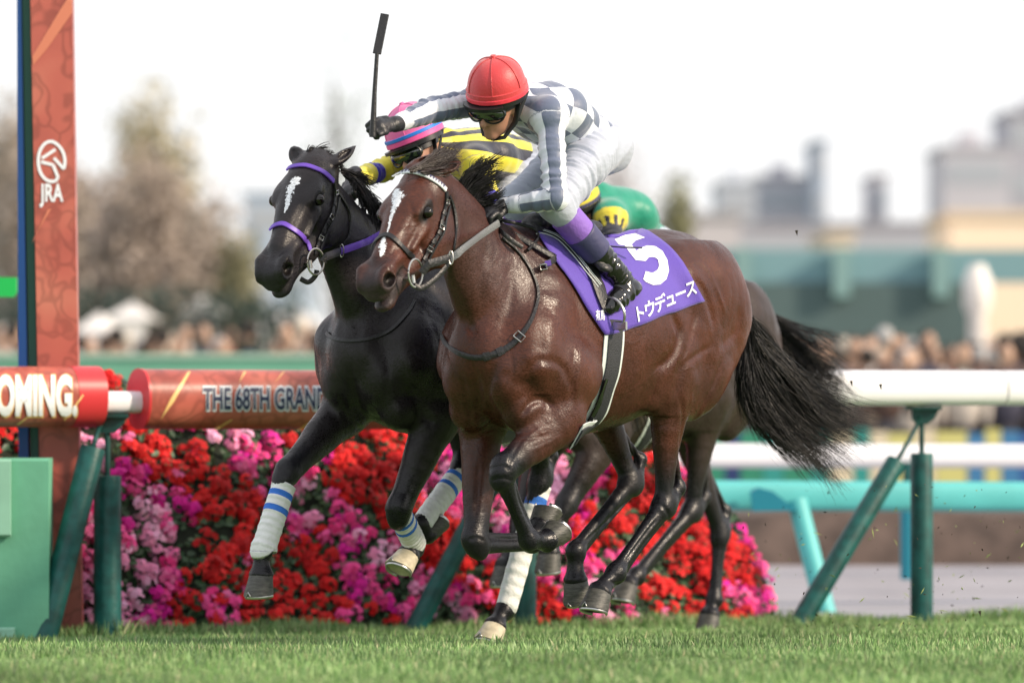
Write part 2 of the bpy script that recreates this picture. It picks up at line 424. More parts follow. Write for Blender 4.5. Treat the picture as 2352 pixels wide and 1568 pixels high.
mb = MB(); mb.add([(-900, 38, -.21), (900, 38, -.21), (900, 1500, -.21), (-900, 1500, -.21)], [(0, 1, 2, 3)]); o = mb.build('ground', GR2); tag(o, kind='structure')
# ---- grass blades
GRASS = mat('grass_blade', attr='Col', rough=.55, spec=.3)
def blades(n, t0, t1, o0, o1, h, w, seed, lean=.35, name='grass', xr=None):
    rng = np.random.RandomState(seed)
    if xr: Y = rng.uniform(t0, t1, n); X = rng.uniform(-1, 1, n)*(Y*.112+.35); k = side(X, Y) < .30; X, Y = X[k], Y[k]
    else: t = rng.uniform(t0, t1, n); o = rng.uniform(o0, o1, n); X = FA[0]+FD[0]*t+FN[0]*o; Y = FA[1]+FD[1]*t+FN[1]*o
    n = len(X); Z = gz(X, Y)-.004; a = rng.uniform(0, 2*np.pi, n); H = h*(.55+.75*rng.rand(n))*(1+.35*np.sin(X*5+1)*np.sin(Y*4)); b = rng.uniform(0, 2*np.pi, n); L = H*lean*rng.rand(n)*1.6
    c, s_ = np.cos(a), np.sin(a); P0 = np.stack([X, Y, Z], 1); wv = np.stack([c, s_, 0*c], 1)*(w*(.7+.6*rng.rand(n)))[:, None]/2; ln = np.stack([np.cos(b)*L, np.sin(b)*L, H], 1)
    V = np.stack([P0-wv, P0+wv, P0+ln*(.55, .55, .62)-wv*.75, P0+ln*(.55, .55, .62)+wv*.75, P0+ln], 1).reshape(-1, 3); i = np.arange(n)*5
    F = np.concatenate([np.stack([i, i+1, i+3, i+2], 1), np.stack([i+2, i+3, i+4, i+4], 1)])
    base = np.array([[.185, .31, .11], [.25, .355, .16], [.13, .255, .08], [.34, .35, .20]])[rng.choice(4, n, p=[.42, .3, .2, .08])]; patch = .75+.5*(np.sin(X*2.3+Y*1.1)*np.sin(Y*1.7-X)*.5+.5)
    base = base*(patch*(.8+.4*rng.rand(n)))[:, None]; C = np.repeat(base, 5, 0)
    Ft = [(x, x+1, x+3, x+2) for x in i]+[(x+2, x+3, x+4) for x in i]
    F3 = np.concatenate([np.stack([i, i+1, i+3], 1), np.stack([i, i+3, i+2], 1), np.stack([i+2, i+3, i+4], 1)])
    o = mesh_np(name, V, F3, GRASS, smooth=False, cols=C); tag(o, kind='stuff'); return o
blades(230000, 16.0, 26.5, 0, 0, .027, .0045, 1, xr=True)
blades(16000, -2.5, 6.5, -.1, .34, .07, .007, 2, lean=.5, name='rough_grass')
blades(70000, -6, 14, -9, .2, .04, .009, 3)
# ---- kicked up turf
rng = np.random.RandomState(5); mb = MB(); mb2 = MB()
for i in range(190):
    px = 1700+650*rng.rand()**.8; py = 1440-rng.rand()**1.6*330; q = at(px, py, rng.uniform(20.3, 23.5)); s_ = rng.uniform(.002, .009); d = rng.randn(3); d /= np.linalg.norm(d); e = np.cross(d, rng.randn(3)); e /= np.linalg.norm(e); L = rng.uniform(1, 4 if i % 2 else 1.4)
    (mb2 if i % 2 else mb).add([q-d*s_*L, q+e*s_*.5, q+d*s_*L, q-e*s_*.5, q+np.cross(d, e)*s_*.5], [(0, 1, 4), (1, 2, 4), (2, 3, 4), (3, 0, 4), (0, 3, 2, 1)])
for px, py in ((1829, 535), (2022, 888), (2250, 1408), (1955, 880)): q = at(px, py, 21.0); mb.add([q+(-.006, 0, .01), q+(.007, 0, .012), q+(.004, 0, -.014), q+(0, .008, 0)], [(0, 1, 3), (1, 2, 3), (2, 0, 3), (0, 2, 1)])
o = mb.build('flying_soil', mat('soil_bits', (.03, .022, .015), .9)); tag(o, kind='stuff'); o = mb2.build('flying_grass', mat('grass_bits', (.22, .28, .08), .7)); tag(o, kind='stuff')
# ---------------------------------------------------------------- flower bank
def fpx(px):       # distance of the rail line under a photo column
    return 1/(.043103-1.994e-6*(px-245))
prof = [(-420, 865), (0, 868), (250, 868), (330, 905), (600, 930), (900, 960), (1200, 1000), (1450, 1046), (1560, 1090), (1640, 1150), (1700, 1205), (1745, 1290), (1772, 1385)]
def bank(px, f):   # f 0 bottom .. 1 top -> world point
    Y0 = fpx(px)+.35; ytop = np.interp(px, [p[0] for p in prof], [p[1] for p in prof]); zt = CH+(888-ytop)/FPX*(Y0+.55); zb = gz(0, Y0)-.06; z = zb+(zt-zb)*f
    Y = Y0+.62*f**1.6+.05*math.sin(px*.021)+.04*math.sin(px*.008+f*5); return np.array([(px-1176)/FPX*Y, Y, z+.02*math.sin(px*.03+f*7)])
pxs = np.linspace(-420, 1772, 90); fs = np.linspace(0, 1, 14); V = np.array([bank(p, f) for p in pxs for f in fs]); m_ = len(fs)
F = [(i*m_+j, (i+1)*m_+j, (i+1)*m_+j+1, i*m_+j+1) for i in range(len(pxs)-1) for j in range(m_-1)]
bk = np.array([bank(p, 1)+(0, .5, 0) for p in pxs]); bb = bk.copy(); bb[:, 2] = -.22; nb = len(V); V = np.concatenate([V, bk, bb]); k = len(pxs)
F += [(i*m_+m_-1, (i+1)*m_+m_-1, nb+i+1, nb+i) for i in range(k-1)]+[(nb+i, nb+i+1, nb+k+i+1, nb+k+i) for i in range(k-1)]
o = mesh_np('soil_bank', V, F, mat('dark_soil', (.012, .018, .010), .95, var=.4, vscale=20)); tag(o, kind='structure')
rng = np.random.RandomState(11); fv, ff, fc, lv, lf, lc = [], [], [], [], [], []
RED = [(.58, .007, .009), (.45, .006, .008), (.64, .014, .014)]; PINK = [(.82, .06, .28), (.78, .035, .22), (.86, .16, .38), (.84, .09, .32)]; PALE = [(.88, .40, .60), (.86, .28, .50)]; MAG = [(.66, .012, .30)]
pet = np.array([(0, 0, 0)]+[(math.cos(a)*r, math.sin(a)*r, h) for a in [i*2*math.pi/5 for i in range(5)] for (a2, r, h) in ()]); 
def floret(c, nrm, r, rot):
    A = frame(nrm, (.3, .1, 1)); u, v = A[1], A[2]; V = [c]; F = []
    for i in range(5):
        a = rot+i*2*math.pi/5; e1 = u*math.cos(a-.52)+v*math.sin(a-.52); e2 = u*math.cos(a+.52)+v*math.sin(a+.52); e0 = u*math.cos(a)+v*math.sin(a)
        V += [c+e1*r*.8+nrm*r*.22, c+e0*r*1.05+nrm*r*.12, c+e2*r*.8+nrm*r*.22]; F.append((0, 1+3*i, 2+3*i, 3+3*i))
    return V, F
nf_ = 0; nl_ = 0
for i in range(1650):
    px = rng.uniform(-420, 1765); f = rng.uniform(.06, 1.0)
    if px > 1640 and f > .97: continue
    c = bank(px, f); nrm = un(np.array([.12*rng.randn(), -1, .55])); c = c+nrm*rng.uniform(.0, .05)
    pt = math.sin(px*.0115+f*4.6+1.2*math.sin(f*6+px*.004))+.45*math.sin(px*.023-f*8)+.22*rng.randn()
    sel = RED if pt > .12 else (PALE if pt < -.9 else (MAG if rng.rand() < .2 else PINK))
    base = np.array(sel[rng.randint(len(sel))]); R_ = rng.uniform(.030, .054)
    if rng.rand() < .12 and f < .3: continue
    for k in range(int(10+rng.rand()*10)):
        d = rng.randn(3); d[1] = -abs(d[1]); d[2] += .25; d /= np.linalg.norm(d); q = c+d*R_*(.7+.35*rng.rand()); a, b = floret(q, un(d+nrm*.5), rng.uniform(.0135, .0185), rng.rand()*6)
        fv += a; ff += [tuple(x+nf_ for x in t) for t in b]; nf_ += len(a); fc += [np.minimum(base*(1.0+.35*rng.rand()), .97)]*len(a)
for i in range(7500):
    px = rng.uniform(-420, 1790); f = rng.uniform(-.02, 1.0)**1.2 if False else rng.rand()**1.15; c = bank(min(px, 1772), f); nrm = un(np.array([.5*rng.randn(), -1, .5+.5*rng.randn()])); c = c+nrm*rng.uniform(0, .04)
    A = frame(nrm, rng.randn(3)); u, v = A[1], A[2]; r = rng.uniform(.014, .028); V = [c-u*r, c-u*.3*r+v*.6*r+nrm*.2*r, c+u*.6*r+v*.45*r+nrm*.2*r, c+u*r, c+u*.6*r-v*.45*r+nrm*.2*r, c-u*.3*r-v*.6*r+nrm*.2*r]
    lv += V; lf += [(nl_, nl_+1, nl_+2, nl_+3), (nl_, nl_+3, nl_+4, nl_+5)]; nl_ += 6; g = rng.rand(); lc += [np.array((.025+.05*g*g, .055+.07*g, .022+.03*g))]*6
o = mesh_np('flowers', np.array(fv), np.array(ff), mat('petals', attr='Col', rough=.6, spec=.2, sheen=.2), cols=np.array(fc), smooth=False); tag(o, kind='stuff')
o = mesh_np('flower_leaves', np.array(lv), np.array(lf), mat('leaves', attr='Col', rough=.5), cols=np.array(lc), smooth=False); tag(o, kind='stuff')
# ---------------------------------------------------------------- running rail
GREEN = mat('dark_green_paint', (.005, .075, .070), .45, var=.45, vscale=14, bump=.15, bscale=60, spec=.4)
WHITE = mat('white_rail_plastic', (.78, .79, .84), .4, var=.03, vscale=3, bump=.08, bscale=30)
DKGREEN = mat('bracket_green', (.004, .055, .05), .5, var=.3, vscale=20)
rail = empty('running_rail', tuple(fl(4, 0, .9))); tag(rail, 'white running rail on dark green posts with slanting braces along the turf', 'rail fence')
def ovalbeam(mb, a, b, w, h, n=28, sq=.75, cap=True, mi=0, seg=1):
    a, b = np.array(a, float), np.array(b, float); A = frame(b-a, (0, 0, 1)); z, y = A[1], A[2]; th = np.arange(n)*2*np.pi/n; V = []
    for k in range(seg+1):
        p = a+(b-a)*k/seg; V += [p+z*(h/2*np.sign(math.sin(t))*abs(math.sin(t))**sq)+y*(w/2*np.sign(math.cos(t))*abs(math.cos(t))**sq) for t in th]
    F = [(k*n+j, k*n+(j+1) % n, (k+1)*n+(j+1) % n, (k+1)*n+j) for k in range(seg) for j in range(n)]
    if cap: F += [tuple(range(n))[::-1], tuple(range(seg*n, seg*n+n))]
    mb.add(V, F, mi)
tj = tl(2295)
mb = MB(); ovalbeam(mb, fl(tl(1150), 0, 1.053), fl(tj-.003, 0, 1.053), .17, .18); mb.build('rail_section', WHITE, rail, smooth=True)
mb = MB(); ovalbeam(mb, fl(tj+.006, 0, 1.053), fl(9, 0, 1.053), .17, .18); mb.build('rail_section', WHITE, rail, smooth=True)
mb = MB(); ovalbeam(mb, fl(tj-.02, 0, 1.053), fl(tj+.02, 0, 1.053), .16, .170); mb.build('rail_joint', mat('joint_shadow_grey', (.12, .12, .13), .6), rail, smooth=True)
mb = MB(); ovalbeam(mb, fl(-4, 0, .988), fl(tl(1160), 0, .988), .11, .104); mb.build('rail_section', WHITE, rail, smooth=True)
def railpost(px, Y, ztop, base, br_top, br_base, rad=.055, base_z=-.3, rb=.96):
    x = (px-1176)/FPX*Y
    mb = MB(); mb.tube(np.array([(x, Y, base_z), (x, Y, ztop-.01), (x, Y, ztop)]), [rad, rad, rad*.94], 24, up=(1, 0, 0)); mb.build('post', GREEN, rail, smooth=True)
    mb = MB(); mb.tube(np.array([(x, Y, ztop-.01), (x, Y, rb)]), .0135, 12, up=(1, 0, 0)); zb = rb-.007
    mb.box((x-.085, Y-.05, zb-.012), (x+.10, Y+.05, zb+.006)); mb.add([(x-.05, Y-.02, zb-.012), (x+.09, Y-.02, zb-.012), (x+.06, Y-.02, zb-.06), (x+.03, Y-.02, zb-.085), (x-.03, Y-.02, zb-.085), (x-.05, Y-.02, zb-.06)]+[(x-.05, Y+.02, zb-.012), (x+.09, Y+.02, zb-.012), (x+.06, Y+.02, zb-.06), (x+.03, Y+.02, zb-.085), (x-.03, Y+.02, zb-.085), (x-.05, Y+.02, zb-.06)],
      [(0, 1, 2, 3, 4, 5), (11, 10, 9, 8, 7, 6)]+[(i, 6+i, 6+(i+1) % 6, (i+1) % 6) for i in range(6)]); mb.build('bracket', DKGREEN, rail)
    if br_top is not None:
        a, b = at(*br_base), at(*br_top); mb = MB(); d = un(b-a); mb.tube(np.array([a-d*.15, b-d*.008, b]), [rad*.92, rad*.92, rad*.86], 24, up=(1, 0, 0)); mb.build('brace', GREEN, rail, smooth=True)
        mb = MB(); mb.tube(spline(np.array([b-d*.02, b+d*.05, np.array([x-.03, Y-.01, (b[2]+rb)/2+.03]), np.array([x-.012, Y-.02, rb-.05])]), 4), .012, 10); mb.build('brace_rod', DKGREEN, rail, smooth=True)
railpost(247, 23.2, CH+(888-1092)/FPX*23.2, 0, (214, 1028, 23.02), (105, 1452, 22.9), rad=.0645, rb=.936)
railpost(1206, fpx(1206), CH+(888-1068)/FPX*24.2, 0, (1145, 1080, 24.2), (958, 1436, 24.1), rad=.056, rb=.955)
railpost(2117, 25.4, CH+(888-1040)/FPX*25.4, 0, (2060, 1058, 25.3), (1852, 1405, 25.1), rad=.0575, rb=.962)
# ---- advertising sleeves over the rail
def sleeve_mat(name):
    m = mat(name, (.5, .05, .03), .35, spec=.4, bump=.05, bscale=40); b = m.node_tree.nodes['Principled BSDF']; tc = node(m, 'ShaderNodeTexCoord')
    n1 = node(m, 'ShaderNodeTexNoise'); n1.inputs['Scale'].default_value = 2.2; n1.inputs['Detail'].default_value = 2; lk(m, tc.outputs['Object'], n1.inputs['Vector'])
    cr = node(m, 'ShaderNodeValToRGB'); e = cr.color_ramp.elements; e[0].position = .3; e[0].color = (.36, .085, .07, 1); e[1].position = .7; e[1].color = (.57, .20, .14, 1); x = cr.color_ramp.elements.new(.5); x.color = (.48, .12, .09, 1); lk(m, n1.outputs[0], cr.inputs[0])
    w = node(m, 'ShaderNodeTexVoronoi', feature='DISTANCE_TO_EDGE'); w.inputs['Scale'].default_value = 7; mp = node(m, 'ShaderNodeMapping'); mp.inputs['Rotation'].default_value = (0, .6, 0); mp.inputs['Scale'].default_value = (1, 1, .45); lk(m, tc.outputs['Object'], mp.inputs[0]); 
    nn = node(m, 'ShaderNodeTexNoise'); nn.inputs['Scale'].default_value = 4; lk(m, tc.outputs['Object'], nn.inputs['Vector']); va = node(m, 'ShaderNodeVectorMath', operation='MULTIPLY_ADD'); va.inputs[1].default_value = (.5, .5, .5); lk(m, nn.outputs['Color'], va.inputs[0]); lk(m, mp.outputs[0], va.inputs[2]); lk(m, va.outputs[0], w.inputs['Vector'])
    mr = node(m, 'ShaderNodeMapRange'); mr.inputs[1].default_value = .02; mr.inputs[2].default_value = .12; mr.inputs[3].default_value = .72; mr.inputs[4].default_value = 1; lk(m, w.outputs['Distance'], mr.inputs[0])
    sc_ = node(m, 'ShaderNodeVectorMath', operation='SCALE'); lk(m, cr.outputs[0], sc_.inputs[0]); lk(m, mr.outputs[0], sc_.inputs['Scale']); lk(m, sc_.outputs[0], b.inputs['Base Color']); return m
SLV = sleeve_mat('red_damask_vinyl'); REDV = mat('red_vinyl', (.62, .04, .05), .35); GOLD = mat('gold_streak', (.85, .55, .22), .4); NAVYINK = mat('navy_ink', (.02, .03, .09), .5); MAROON = mat('maroon_vinyl', (.22, .03, .03), .35)
def sleeve(name, label, a, b, capmat_at):
    root = empty(name, tuple((np.array(a)+np.array(b))/2)); tag(root, label, 'rail cover', 'printed covers over the running rail'); mb = MB(); ovalbeam(mb, a, b, .26, .282, n=40, sq=.9, seg=24)
    o = mb.build('cover', SLV, root, smooth=True); A, B_ = np.array(a), np.array(b); d = un(B_-A)
    mb = MB(); e, f = (A, A-d*.012) if capmat_at == 'a' else (B_-d*.14, B_+d*.006); ovalbeam(mb, f, e, .265, .287, n=40, sq=.9); mb.build('end_cap', REDV, root, smooth=True)
    return root, Skin(np.concatenate([m.data and np.array([tuple(v.co+Vector(root.location)) for v in o.data.vertices]) for m in [o]]), [tuple(p.vertices) for p in o.data.polygons])
sR, kR = sleeve('rail_cover', 'red printed cover reading THE 68TH GRAND', at(322, 916, fpx(322)), at(1010, 919, fpx(1010)), 'a')
sLf, kL = sleeve('rail_cover', 'red printed cover at the left edge ending in OMING.', at(-620, 912, fpx(-620)), at(220, 911, fpx(220)), 'b')
def wtext(sk, txt, c, sx, sy, lift, m, parent, bold=0, name='lettering', shear=0):
    v, f = glyph(txt, bold)
    if len(v): v = v.copy(); v[:, 0] += v[:, 1]*shear; decal(sk, place(v, c, (sx, 0), (0, -sy)), f, lift, name, m, parent, maxlen=14)
wtext(kR, 'THE 68TH GRAND', (610, 918), 34.5, 70, .004, WHITEPRINT, sR, bold=.085, name='lettering_outline'); wtext(kR, 'THE 68TH GRAND', (610, 918), 34.5, 70, .007, NAVYINK, sR, bold=.022)
wtext(kL, 'COMING.', (67, 914), 52, 124, .004, GOLD, sLf, bold=.065, name='lettering_outline'); wtext(kL, 'COMING.', (66, 913), 52, 122, .007, WHITEPRINT, sLf, bold=.045)
def streak(sk, pts, m, parent, lift=.003): decal(sk, np.array(pts, float), [tuple(range(len(pts)))], lift, 'gold_streak', m, parent, maxlen=12)
for q in ([(432,853),(438,853),(400,922),(368,965),(392,915)], [(530,963),(536,963),(502,986),(490,986)], [(715,966),(722,966),(692,988),(680,988)], [(650,853),(654,853),(630,880)], [(560,853),(566,853),(548,880)]): streak(kR, q, GOLD, sR)
for q in ([(190,905),(193,908),(150,965),(146,965)], [(60,958),(66,958),(44,975),(38,975)]): streak(kL, q, GOLD, sLf)
# ---------------------------------------------------------------- finish pillar with banner
Yp = fpx(120)+.20
pil = empty('banner_pillar', tuple(at(120, 1460, Yp))); tag(pil, 'tall pillar with red banner and white JRA emblem at the left edge', 'banner pillar')
def prism(pxq, Ya, Yb): A = [at(x, y, Ya) for x, y in pxq]; B_ = [a+np.array([0, Yb-Ya, 0]) for a in A]; n = len(A); return A+B_, [tuple(range(n)), tuple(range(n, 2*n))[::-1]]+[(i, n+i, n+(i+1) % n, (i+1) % n) for i in range(n)]
mb = MB(); nn_ = 14; ys = np.linspace(-520, 1500, nn_); A = np.array([at(70+(y/1500)*29, y, Yp) for y in ys]); B_ = np.array([at(166+(y/1500)*23, y, Yp+.02) for y in ys]); V = np.concatenate([A, B_, A+(0, .10, 0), B_+(0, .10, 0)])
F = [(i, i+1, nn_+i+1, nn_+i) for i in range(nn_-1)]+[(2*nn_+i+1, 2*nn_+i, 3*nn_+i, 3*nn_+i+1) for i in range(nn_-1)]+[(nn_+i, nn_+i+1, 3*nn_+i+1, 3*nn_+i) for i in range(nn_-1)]+[(i+1, i, 2*nn_+i, 2*nn_+i+1) for i in range(nn_-1)]+[(0, nn_, 3*nn_, 2*nn_), (nn_-1, 3*nn_-1, 4*nn_-1, 2*nn_-1)]
mb.add(V, F); ban = mb.build('banner', sleeve_mat('banner_damask'), pil); kB = Skin(V, F)
mb = MB(); mb.add(*prism([(41, -520), (60, -520), (97, 1500), (78, 1500)], Yp+.03, Yp+.16)); mb.build('green_edge', mat('pillar_green', (.006, .075, .055), .5), pil)
mb = MB(); mb.add(*prism([(37, -520), (41, -520), (72, 1500), (44, 1500)], Yp+.02, Yp+.15)); mb.build('blue_edge', mat('pillar_blue', (.005, .06, .24), .45), pil)
def strokes(sk, lines, w, m, parent, name, lift=.004):
    for L_ in lines:
        A = np.array(L_, float); 
        if len(A) > 3: A = spline(np.c_[A, np.zeros(len(A))], 5)[:, :2]
        T = np.gradient(A, axis=0); T /= np.linalg.norm(T, axis=1, keepdims=True); Nn = np.stack([-T[:, 1], T[:, 0]], 1); V2 = np.concatenate([A-Nn*w/2, A+Nn*w/2]); n = len(A)
        decal(sk, V2, [(i, i+1, n+i+1, n+i) for i in range(n-1)], lift, name, m, parent, maxlen=20)
C_ = lambda pts: [(x/2.94*.98, y/2.94*.98) for x, y in pts]
lg = [C_([(440,1165),(448,1110),(435,1050),(400,1000),(355,975),(310,990),(278,1035),(265,1090),(268,1150),(285,1200),(315,1235),(350,1250),(382,1248)]), C_([(382,1250),(400,1222)]), C_([(402,1225),(365,1135)]), C_([(288,1092),(382,1030)]), C_([(283,1115),(366,1137)]), C_([(372,1088),(442,1165)])]
strokes(kB, lg, 7.2, WHITEPRINT, pil, 'emblem')
v, f = glyph('JRA', .03); decal(kB, place(v, (119, 445), (33, 0), (0, -56)), f, .004, 'lettering', WHITEPRINT, pil)
for q in ([(110,480),(118,480),(78,545),(74,560)], [(140,20),(166,-20),(166,30),(110,110),(76,150),(74,130)]): decal(kB, np.array(q, float), [tuple(range(len(q)))], .0025, 'gold_streak', mat('pale_red_streak', (.62, .20, .12), .5), pil, maxlen=25)
# ---------------------------------------------------------------- green box and sign at the left edge
MINT = mat('mint_foam', (.14, .42, .28), .75, var=.18, vscale=3, bump=.15, bscale=25); MINT2 = mat('pale_mint_foam', (.28, .55, .42), .75, var=.12, vscale=4)
bx = empty('green_box', tuple(at(30, 1465, 22.85))); tag(bx, 'pale green padded box standing at the left edge below the rail', 'box')
mb = MB(); a, b = at(-160, 1500, 22.85), at(112, 1052, 22.85); mb.beam((a[0], 22.95, (a[2]+b[2])/2), (b[0], 22.95, (a[2]+b[2])/2), b[2]-a[2], .20, up=(0, 1, 0), ch=.012); mb.build('block', MINT, bx)
mb = MB(); a, b = at(-140, 1232, 22.83), at(25, 1054, 22.83); mb.beam((a[0], 22.83, (a[2]+b[2])/2), (b[0], 22.83, (a[2]+b[2])/2), b[2]-a[2], .03, up=(0, 1, 0), ch=.01); mb.build('panel', MINT2, bx)
mb = MB(); a, b = at(-140, 1500, 22.83), at(34, 1440, 22.83); mb.beam((a[0], 22.83, (a[2]+b[2])/2), (b[0], 22.83, (a[2]+b[2])/2), b[2]-a[2], .03, up=(0, 1, 0), ch=.008); mb.build('panel', MINT2, bx)
sg = empty('direction_sign', tuple(at(10, 660, 25.2))); tag(sg, 'bright green sign at the left edge', 'sign'); mb = MB(); mb.add(*prism([(-90, 636), (38, 637), (38, 672), (31, 682), (-90, 681)], 25.2, 25.24)); mb.build('panel', mat('bright_green_sign', (.01, .55, .10), .4), sg)
mb = MB(); p = at(-60, 681, 25.22); mb.tube(np.array([(p[0], p[1]+.04, -.15), (p[0], p[1]+.04, p[2]+.1)]), .02, 10, up=(1, 0, 0)); mb.build('pole', GREEN, sg, smooth=True)
# ---------------------------------------------------------------- second and third rails
TEAL = mat('teal_paint', (.09, .46, .46), .5, var=.1, vscale=3); TEALD = mat('deep_teal_paint', (.01, .22, .30), .5)
tr = empty('teal_fence', tuple(at(2000, 1400, 27))); tag(tr, 'pale teal lower fence with a slanting post beyond the running rail', 'rail fence')
def RL(px, py, Y): return at(px, py, Y)
mb = MB(); ovalbeam(mb, at(1250, 1136, 28.3), at(2750, 1142, 29.3), .16, .175, n=20, sq=.6); mb.build('rail_section', TEAL, tr, smooth=True)
for bx_, tx in ((1905, 1835), (2960, 2890)):
    mb = MB(); mb.tube(np.array([at(bx_, 1440, 28.2), at(tx-4, 1150, 28.4)]), .058, 16, up=(1, 0, 0)); mb.build('post', TEAL, tr, smooth=True)
mb = MB(); mb.add(*prism([(1725, 1128), (1742, 1119), (1775, 1128), (1832, 1172), (1730, 1174)], 28.3, 28.45)); mb.build('bracket', TEALD, tr)
mb = MB(); mb.tube(np.array([at(2086, 1330, 31), at(2086, 1150, 31)]), .05, 14, up=(1, 0, 0)); mb.build('post', TEALD, tr, smooth=True)
wf = empty('far_white_rail', tuple(at(2000, 1200, 32))); tag(wf, 'second white rail, blurred, beyond the teal fence', 'rail fence')
mb = MB(); ovalbeam(mb, at(1000, 1046, 32.5), at(2900, 1048, 34), .16, .158, n=20, sq=.8); mb.build('rail_section', WHITE, wf, smooth=True)
for px in (1380, 2086, 2760): mb = MB(); q = at(px, 1060, 33.2); mb.tube(np.array([(q[0], q[1], -.25), q]), .04, 12, up=(1, 0, 0)); mb.build('post', GREEN, wf, smooth=True)
DIRT = mat('brown_dirt', (.085, .060, .050), .95, var=.45, vscale=4, bump=.5, bscale=6)
xs = np.linspace(-8, 14, 80); V = []; rng = np.random.RandomState(2)
for x in xs:
    h = .22+.03*math.sin(x*3)+.02*rng.rand(); V += [(x, 35.6, -.23), (x, 35.9, h*.6), (x, 36.4, h-.08), (x, 37.6, h-.06), (x, 38.2, -.23)]
o = mesh_np('dirt_bank', V, [(i*5+j, (i+1)*5+j, (i+1)*5+j+1, i*5+j+1) for i in range(79) for j in range(4)], DIRT); tag(o, kind='structure')
# ---------------------------------------------------------------- hoardings and hedge
cols = [('blue', (.03, .10, .36)), ('yellow', (.62, .58, .22)), ('teal', (.03, .30, .28)), ('navy', (.02, .04, .16)), ('blue', (.05, .20, .42)), ('cream', (.72, .62, .46)), ('green', (.03, .25, .16))]
HM = {}
pxs_ = [1500, 1560, 1610, 1665, 1700, 1752, 1800, 1862, 1905, 1960, 1998, 2040, 2100, 2150, 2222, 2262, 2300, 2345, 2420, 2480]
for i in range(len(pxs_)-1):
    cn_, c_ = cols[(i*3+i//3) % 7]; HM.setdefault(cn_+str(c_), mat('hoarding_'+cn_, c_, .6))
    a, b = at(pxs_[i]+1, 1130, 50), at(pxs_[i+1]-1, 985+(i % 3)*5, 50); r_ = empty('hoarding', tuple(((a+b)/2))); mb = MB(); mb.box((a[0], 50, -.13), (b[0], 50.08, b[2])); mb.build('panel', HM[cn_+str(c_)], r_)
    mb = MB(); mb.box((a[0]+.01, 50.08, -.13), (a[0]+.06, 50.35, b[2]-.1)); mb.build('stand', GREEN, r_)
    tag(r_, '%s board, number %d from the left of the row under the far crowd' % (cn_, i+1), 'hoarding', 'coloured boards in front of the crowd')
hb = empty('green_barrier', (-6, 45, 0)); tag(hb, 'pale green barrier across the left in front of the crowd', 'barrier')
mb = MB(); mb.box((-14, 45, -.13), (.5, 45.12, 1.32)); mb.build('panel', mat('pale_green_panel', (.16, .42, .30), .7, var=.1, vscale=1), hb)
mb = MB(); mb.box((-14, 44.97, 1.32), (.5, 45.15, 1.36)); mb.build('top_rail', mat('pale_top', (.4, .6, .5), .6), hb)
# ---------------------------------------------------------------- crowd
rng = np.random.RandomState(21); cv, cf, cc = [], [], []; nb_ = 0
th = np.arange(8)*2*np.pi/8
def blob(c, rx, ry, rz, col):
    global nb_
    V = []; 
    for k, a in enumerate(np.linspace(-1.45, 1.45, 6)): V += [(c[0]+rx*math.cos(a)*math.cos(t), c[1]+ry*math.cos(a)*math.sin(t), c[2]+rz*math.sin(a)) for t in th]
    for k in range(5):
        for j in range(8): cf.append((nb_+k*8+j, nb_+k*8+(j+1) % 8, nb_+k*8+8+(j+1) % 8, nb_+k*8+8+j))
    cf.append(tuple(nb_+j for j in range(7, -1, -1))); cf.append(tuple(nb_+40+j for j in range(8))); cv.extend(V); cc.extend([col]*len(V)); nb_ += len(V)
coats = [(.02, .02, .03), (.05, .05, .08), (.35, .30, .26), (.55, .50, .45), (.10, .06, .05), (.03, .05, .12), (.30, .06, .06), (.18, .16, .15), (.6, .6, .62)]
for i in range(500):
    if i < 330: X = rng.uniform(1.5, 12); Y = rng.uniform(53, 72)
    else: X = rng.uniform(-13, 1.5); Y = rng.uniform(56, 80)
    h = rng.uniform(1.5, 1.78); g = (-.10 if X > 1.5 else .06)+.10*(Y-53)/20; col = coats[rng.randint(9)]
    blob((X, Y, g+h*.62), .24, .16, .32, col); blob((X, Y, g+h*.26), .17, .14, .42, (.03, .03, .04)); blob((X, Y-.02, g+h-.115), .085, .10, .12, (.50, .33, .24)); blob((X+.03*rng.randn(), Y+rng.choice([.03, -.05]), g+h-.075), .10, .105, .11, [(.02, .015, .012), (.05, .03, .02), (.4, .4, .4), (.55, .5, .42)][rng.choice(4, p=[.55, .25, .1, .1])])
    for s_ in (-1, 1): blob((X+s_*.25, Y-.05, g+h*.62), .06, .07, .28, col)
o = mesh_np('crowd', np.array(cv), cf, mat('crowd_clothes', attr='Col', rough=.8), cols=np.array(cc)); tag(o, kind='stuff')
mb = MB(); mb.add([(-30, 50.6, -.13), (30, 50.6, -.13), (30, 53, -.12), (-30, 53, -.12), (30, 85, .55), (-30, 85, .55)], [(0, 1, 2, 3), (3, 2, 4, 5)]); o = mb.build('terrace', mat('terrace_concrete', (.3, .28, .26), .9)); tag(o, kind='structure')
# ---------------------------------------------------------------- dark wall, white pylon, pale tents
wl = empty('stadium_wall', (12, 100, 0)); tag(wl, 'long teal wall above the crowd on the right', 'wall')
mb = MB(); a, b = at(1200, 700, 100), at(2262, 648, 100); mb.box((a[0], 100, -.1), (b[0], 101, b[2])); mb.build('lower_wall', mat('dark_slate_teal', (.085, .135, .14), .8, var=.15, vscale=.3), wl)
mb = MB(); b2 = at(2262, 572, 100); mb.box((a[0], 100.2, b[2]), (b[0]+3, 100.9, b2[2])); mb.build('upper_wall', mat('pale_teal_panel', (.19, .34, .38), .7, var=.08, vscale=.3), wl)
for px in (1480, 1705, 1932, 2160): mb = MB(); q = at(px, 572, 99.9); mb.box((q[0]-.16, 99.7, b[2]-.3), (q[0]+.16, 100.1, q[2]+.02)); mb.build('pilaster', mat('pale_green_pilaster', (.22, .37, .37), .7), wl)
